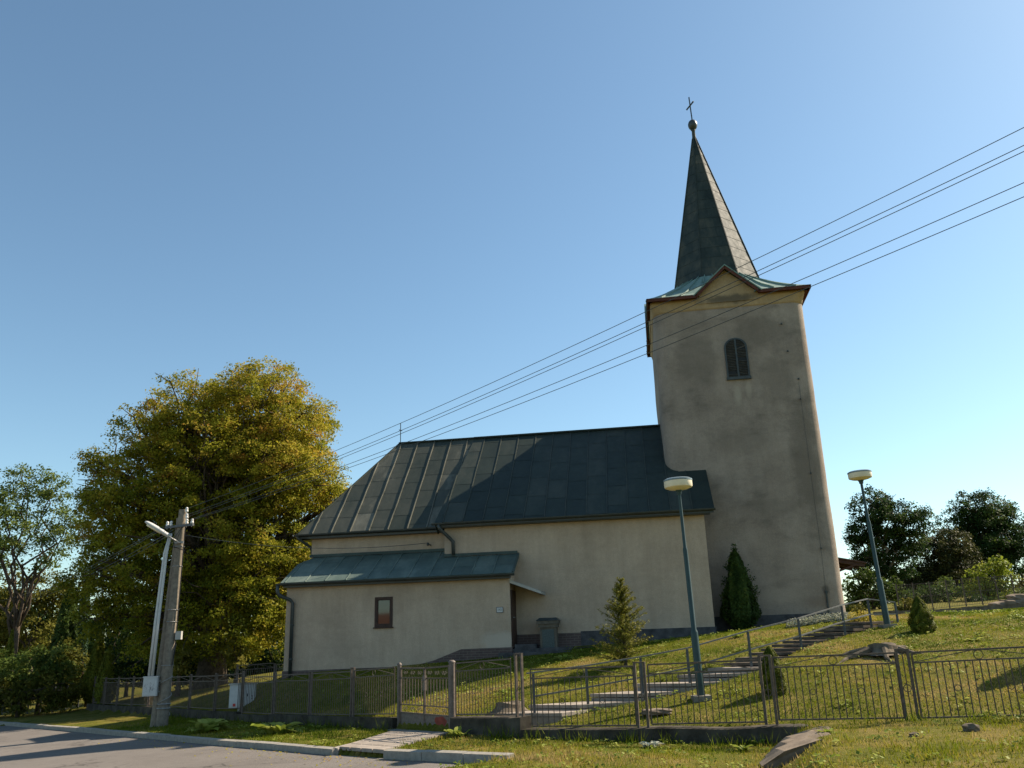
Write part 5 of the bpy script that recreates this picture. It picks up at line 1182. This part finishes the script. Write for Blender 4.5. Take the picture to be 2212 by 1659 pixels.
dwarf(10.75, 16.3, 2.4, .5, 'tall clipped conifer beyond the right picture edge', 'thuja_green', .5, 12000, .5, .06)
q_ = at(1604, 1362, 26.6)
th = column_tree('thuja_tree', 'irregular dark green thuja with ragged double top against the tower', (1604, 1360), 1188, 26.6, 42, 'thuja_green', None, .28, .62, 15000, .085, .03, .3)
lo_ = [(-.04, 0, 2.2, .16), (0, 0, 2.38, .09), (-.14, 0, 2.0, .24), (.2, 0, 1.8, .22), (.02, 0, 2.48, .05), (.28, -.1, 1.5, .3), (-.27, -.1, 1.4, .3), (.33, -.1, 1.1, .3), (-.35, -.1, 1.0, .28)]
crown_mesh('crown_tips', lo_, 'thuja_green', th, .07, 300, 16, .12, 1.0, .32)

# flowers and low plants
def low_plants(name, label, pts, m, t0, leaf, r, n=260, h=.16, group=None):
    P = []
    for (x, y) in pts:
        k = n; a = rng.uniform(0, 6.283, k); rr = r * np.sqrt(rng.random(k)); X_ = x + np.cos(a) * rr; Y_ = y + np.sin(a) * rr
        P.append(np.c_[X_, Y_, terrain(X_, Y_) + h * rng.random(k) * (1 - (rr / r) ** 2 * .7)])
    P = np.concatenate(P); n_ = len(P); v, f, t = quads(P, nrm(np.c_[rng.normal(0, .6, n_), rng.normal(0, .6, n_), np.ones(n_)]), leaf * rng.uniform(.6, 1.3, n_), leaf * .45, np.clip(rng.normal(t0, .2, n_), 0, 1))
    return tag(np_mesh(name, v, f, t, m), label, 'plant', group)
q = [at(x, y, 23.2) for x, y in ((1718, 1360), (1735, 1357), (1752, 1355), (1768, 1352), (1785, 1352), (1800, 1351), (1815, 1350), (1830, 1349))]
low_plants('silver_edging', 'row of silvery low edging plants along the top of the steps', [(p.x, p.y) for p in q], 'silver_leaf', .55, .06, .24, 420, .24)
q = [at(x, y, 22.6) for x, y in ((1850, 1351), (1864, 1350), (1876, 1351))]
low_plants('golden_shrub', 'low golden leaved shrub at the top of the steps', [(p.x, p.y) for p in q], 'gold_leaf', .5, .06, .22, 480, .34)
def dock(x, y, n, L, label, m='weed', group='broad leaved weeds on the verge'):
    t = MB(); z0 = tz(x, y) - .02
    for k in range(n):
        a = random.uniform(0, 6.283); l = L * random.uniform(.55, 1.1); w = l * random.uniform(.16, .25); u = Vector((math.cos(a), math.sin(a), 0)); s_ = Vector((-u.y, u.x, 0)); ph = random.uniform(.5, 1.25); bx_ = Vector((x + random.gauss(0, L * .16), y + random.gauss(0, L * .12), z0)); prev = None; tn = random.uniform(.45, 1)
        for j in range(7):
            f = j / 6; ang = ph - 1.5 * f * f; p = bx_ + u * (l * f * math.cos(ph * .7)) + Vector((0, 0, max(.01, l * (f * math.sin(ph) - .45 * f * f)))); hw_ = w * math.sin(math.pi * min(1, .08 + f * .92)) ** .8 * (1 if j < 6 else .05); row = (p - s_ * hw_ + Vector((0, 0, hw_ * .35)), p - Vector((0, 0, hw_ * .1)), p + s_ * hw_ + Vector((0, 0, hw_ * .35)))
            if prev: t.poly([prev[0], prev[1], row[1], row[0]], None, tn); t.poly([prev[1], prev[2], row[2], row[1]], None, tn)
            prev = row
    t.tube([(x - L * .3, y, z0 - .01), (x, y + .01, z0 + .005), (x + L * .3, y, z0 - .01)], L * .05, 5)
    return tag(t.build('dock_plant', m, fix=False), label, 'plant', group)
dock(-8.0, 22.6, 50, .62, 'wide clump of dock leaves on the verge right of the concrete pole')
dock(-5.62, 20.6, 26, .62, 'tall dock plant on the verge between pole and gate')
dock(-1.22, 17.0, 20, .36, 'small leafy weed at the foot of the wall by the gate')
dock(3.35, 13.9, 14, .26, 'small leafy weed at the edge of the rock slab')
dock(3.75, 14.55, 12, .24, 'sprig of leaves growing against the low wall near the slab')
dock(2.05, 14.5, 22, .26, 'greyish straggling weed in the wall shadow below the steps', 'silver_leaf')
dock(4.4, 13.0, 22, .17, 'bright tuft of leaves in the middle of the rock slab')
q_ = at(1690, 1385, 22.3); dock(5.6, 22.7, 16, .3, 'leafy plant on the lawn before the thuja'); dock(9.4, 18.2, 16, .22, 'flat leafy plant on the lawn below the right cone conifer')
dock(1.1, 23.6, 12, .25, 'pale leafy plant on the lawn below the memorial pillar')

# stumps, stones
def stump_(x, y, r, h, label):
    t = MB(); z = tz(x, y); n = 28; rings = []
    for f, k in ((-.15, 1.7), (.1, 1.35), (.5, 1.08), (1, 1.0)):
        rings.append([(x + math.cos(a) * r * k * (1 + .13 * math.sin(3 * a + 1) * (1.2 - f) + .07 * math.sin(7 * a)), y + math.sin(a) * r * k * (1 + .13 * math.sin(3 * a + 1) * (1.2 - f)), z + h * f + .03 * math.sin(2 * a) * f) for a in np.linspace(0, 2 * math.pi, n + 1)[:-1]])
    loft(t, rings); return t
stt = thing('tree_stump', 'broad sawn tree stump with spreading roots on the upper lawn', 'stump', (7.4, 17.95, tz(7.4, 17.95)), 0)
o = stump_(7.4, 17.95, .27, .18, '').build('stump_body', 'stump'); reparent(o, stt)
mb = MB()
for a, l in ((3.3, 1.0), (2.7, .7), (4.4, .6), (5.6, .5), (.3, .5)): mb.tube([(7.4 + math.cos(a) * .3, 17.95 + math.sin(a) * .3, tz(7.4, 17.95) + .08), (7.4 + math.cos(a) * (.3 + l * .5), 17.95 + math.sin(a) * (.3 + l * .5), tz(7.4 + math.cos(a) * (.3 + l * .5), 17.95 + math.sin(a) * (.3 + l * .5)) + .03), (7.4 + math.cos(a + .2) * (.3 + l), 17.95 + math.sin(a + .2) * (.3 + l), tz(7.4 + math.cos(a + .2) * (.3 + l), 17.95 + math.sin(a + .2) * (.3 + l)) - .03)], [.07, .045, .015], 7)
reparent(mb.build('roots', 'stump'), stt)
tag(stump_(-.28, 17.5, .24, .16, '').build('tree_stump', 'stump'), 'low weathered stump beside the foot of the steps', 'stump')
mb = MB(); stone(mb, (2.42, 16.2, tz(2.42, 16.2) + .06), .24, (1.1, .6, .22), 3, .1); tag(mb.build('flat_stone', 'rock'), 'flat pale stone lying in the grass just behind the fence', 'stone')
mb = MB(); n = 10
def slab_edge(f): return Vector((4.15, 13.7, 0)).lerp(Vector((3.5, 12.05, 0)), f)
for k in range(n):
    a, b_ = slab_edge(k / n), slab_edge((k + 1) / n); w0, w1 = .22 + .12 * math.sin(k * 1.3), .22 + .12 * math.sin((k + 1) * 1.3)
    vs = []
    for p, w in ((a, w0), (b_, w1)):
        j = .04 * math.sin(p.y * 9)
        p = p + Vector((-.1 + j, 0, 0)); z = tz(p.x + .55, p.y) + .012
        zl = tz(p.x - .35, p.y); vs += [(p.x - .34, p.y, zl - .2), (p.x - .3, p.y, zl + .03), (p.x - .02 + j, p.y, zl * .35 + z * .65), (p.x + .3 + w, p.y + .1, z + .012), (p.x + .5 + w, p.y + .1, z - .2)]
    mb.add(vs, [(i, i + 1, i + 6, i + 5) for i in range(4)] + ([(0, 1, 2, 3, 4)] if k == 0 else []) + ([(9, 8, 7, 6, 5)] if k == n - 1 else []))
tag(mb.build('rock_slab', 'rock'), 'long worn pinkish rock slab at the edge of the grass bank below the fence', 'rock')
for x, y, r, lab in ((6.1, 12.3, .09, 'small dark stone in the dry grass at the bottom right'), (5.2, 12.05, .05, 'tiny stone in the grass right of the rock slab')):
    mb = MB(); stone(mb, (x, y, tz(x, y) + r * .4), r, (1.2, .8, .7), 2, .2); tag(mb.build('stone', 'stump'), lab, 'stone')

# fallen leaves in the gutter
n_ = 260; t_ = rng.random(n_); kx = np.interp(t_, [0, .45, .7, 1], [-10.4, -5, -3.4, -1.5]); ky = np.interp(t_, [0, .45, .7, 1], [24.2, 18.3, 16.6, 14.7]); off = np.abs(rng.normal(0, .5, n_)) + .1
lx_, ly_ = kx - off * .75, ky - off * .66; kk = (road_sd(lx_, ly_) < -.12); lx_, ly_ = lx_[kk], ly_[kk]; n_ = len(lx_)
v, f, t = quads(np.c_[lx_, ly_, zfront(lx_, ly_) - .085], nrm(np.c_[rng.normal(0, .25, n_), rng.normal(0, .25, n_), np.ones(n_)]), rng.uniform(.03, .075, n_), rng.uniform(.02, .045, n_), rng.uniform(.5, 1, n_))
tag(np_mesh('fallen_leaves', v, f, t, 'linden'), 'fallen yellow leaves scattered along the kerb on the road', 'leaves', kind='stuff')
# house on the other side of the road (behind the photographer): its tiled roof mirrors in the annexe window
h2 = thing('house', 'house with an orange tiled roof across the road, mirrored in the annexe window', 'house', (-25, -16, -1.2), R(28))
mb = MB(); mb.ext((-6, -4, -.5), (6, 4, 2.2)); mb.build('wall', 'nave_plaster', h2)
mb = MB()
for sg in (-1, 1): mb.poly([(-6.4, sg * 4.5, 2.0), (6.4, sg * 4.5, 2.0), (6.4, 0, 5.0), (-6.4, 0, 5.0)], (0, 0, .15))
mb.build('roof', simple('roof_tiles', (.3, .13, .05), .8, .2, 0, .3, 6, .4), h2)
mb = MB()
for x in (-6, 5.8): mb.poly([(x, -4, 2.2), (x, 4, 2.2), (x, 0, 4.9)], (.2, 0, 0))
mb.build('gable', 'nave_plaster', h2)
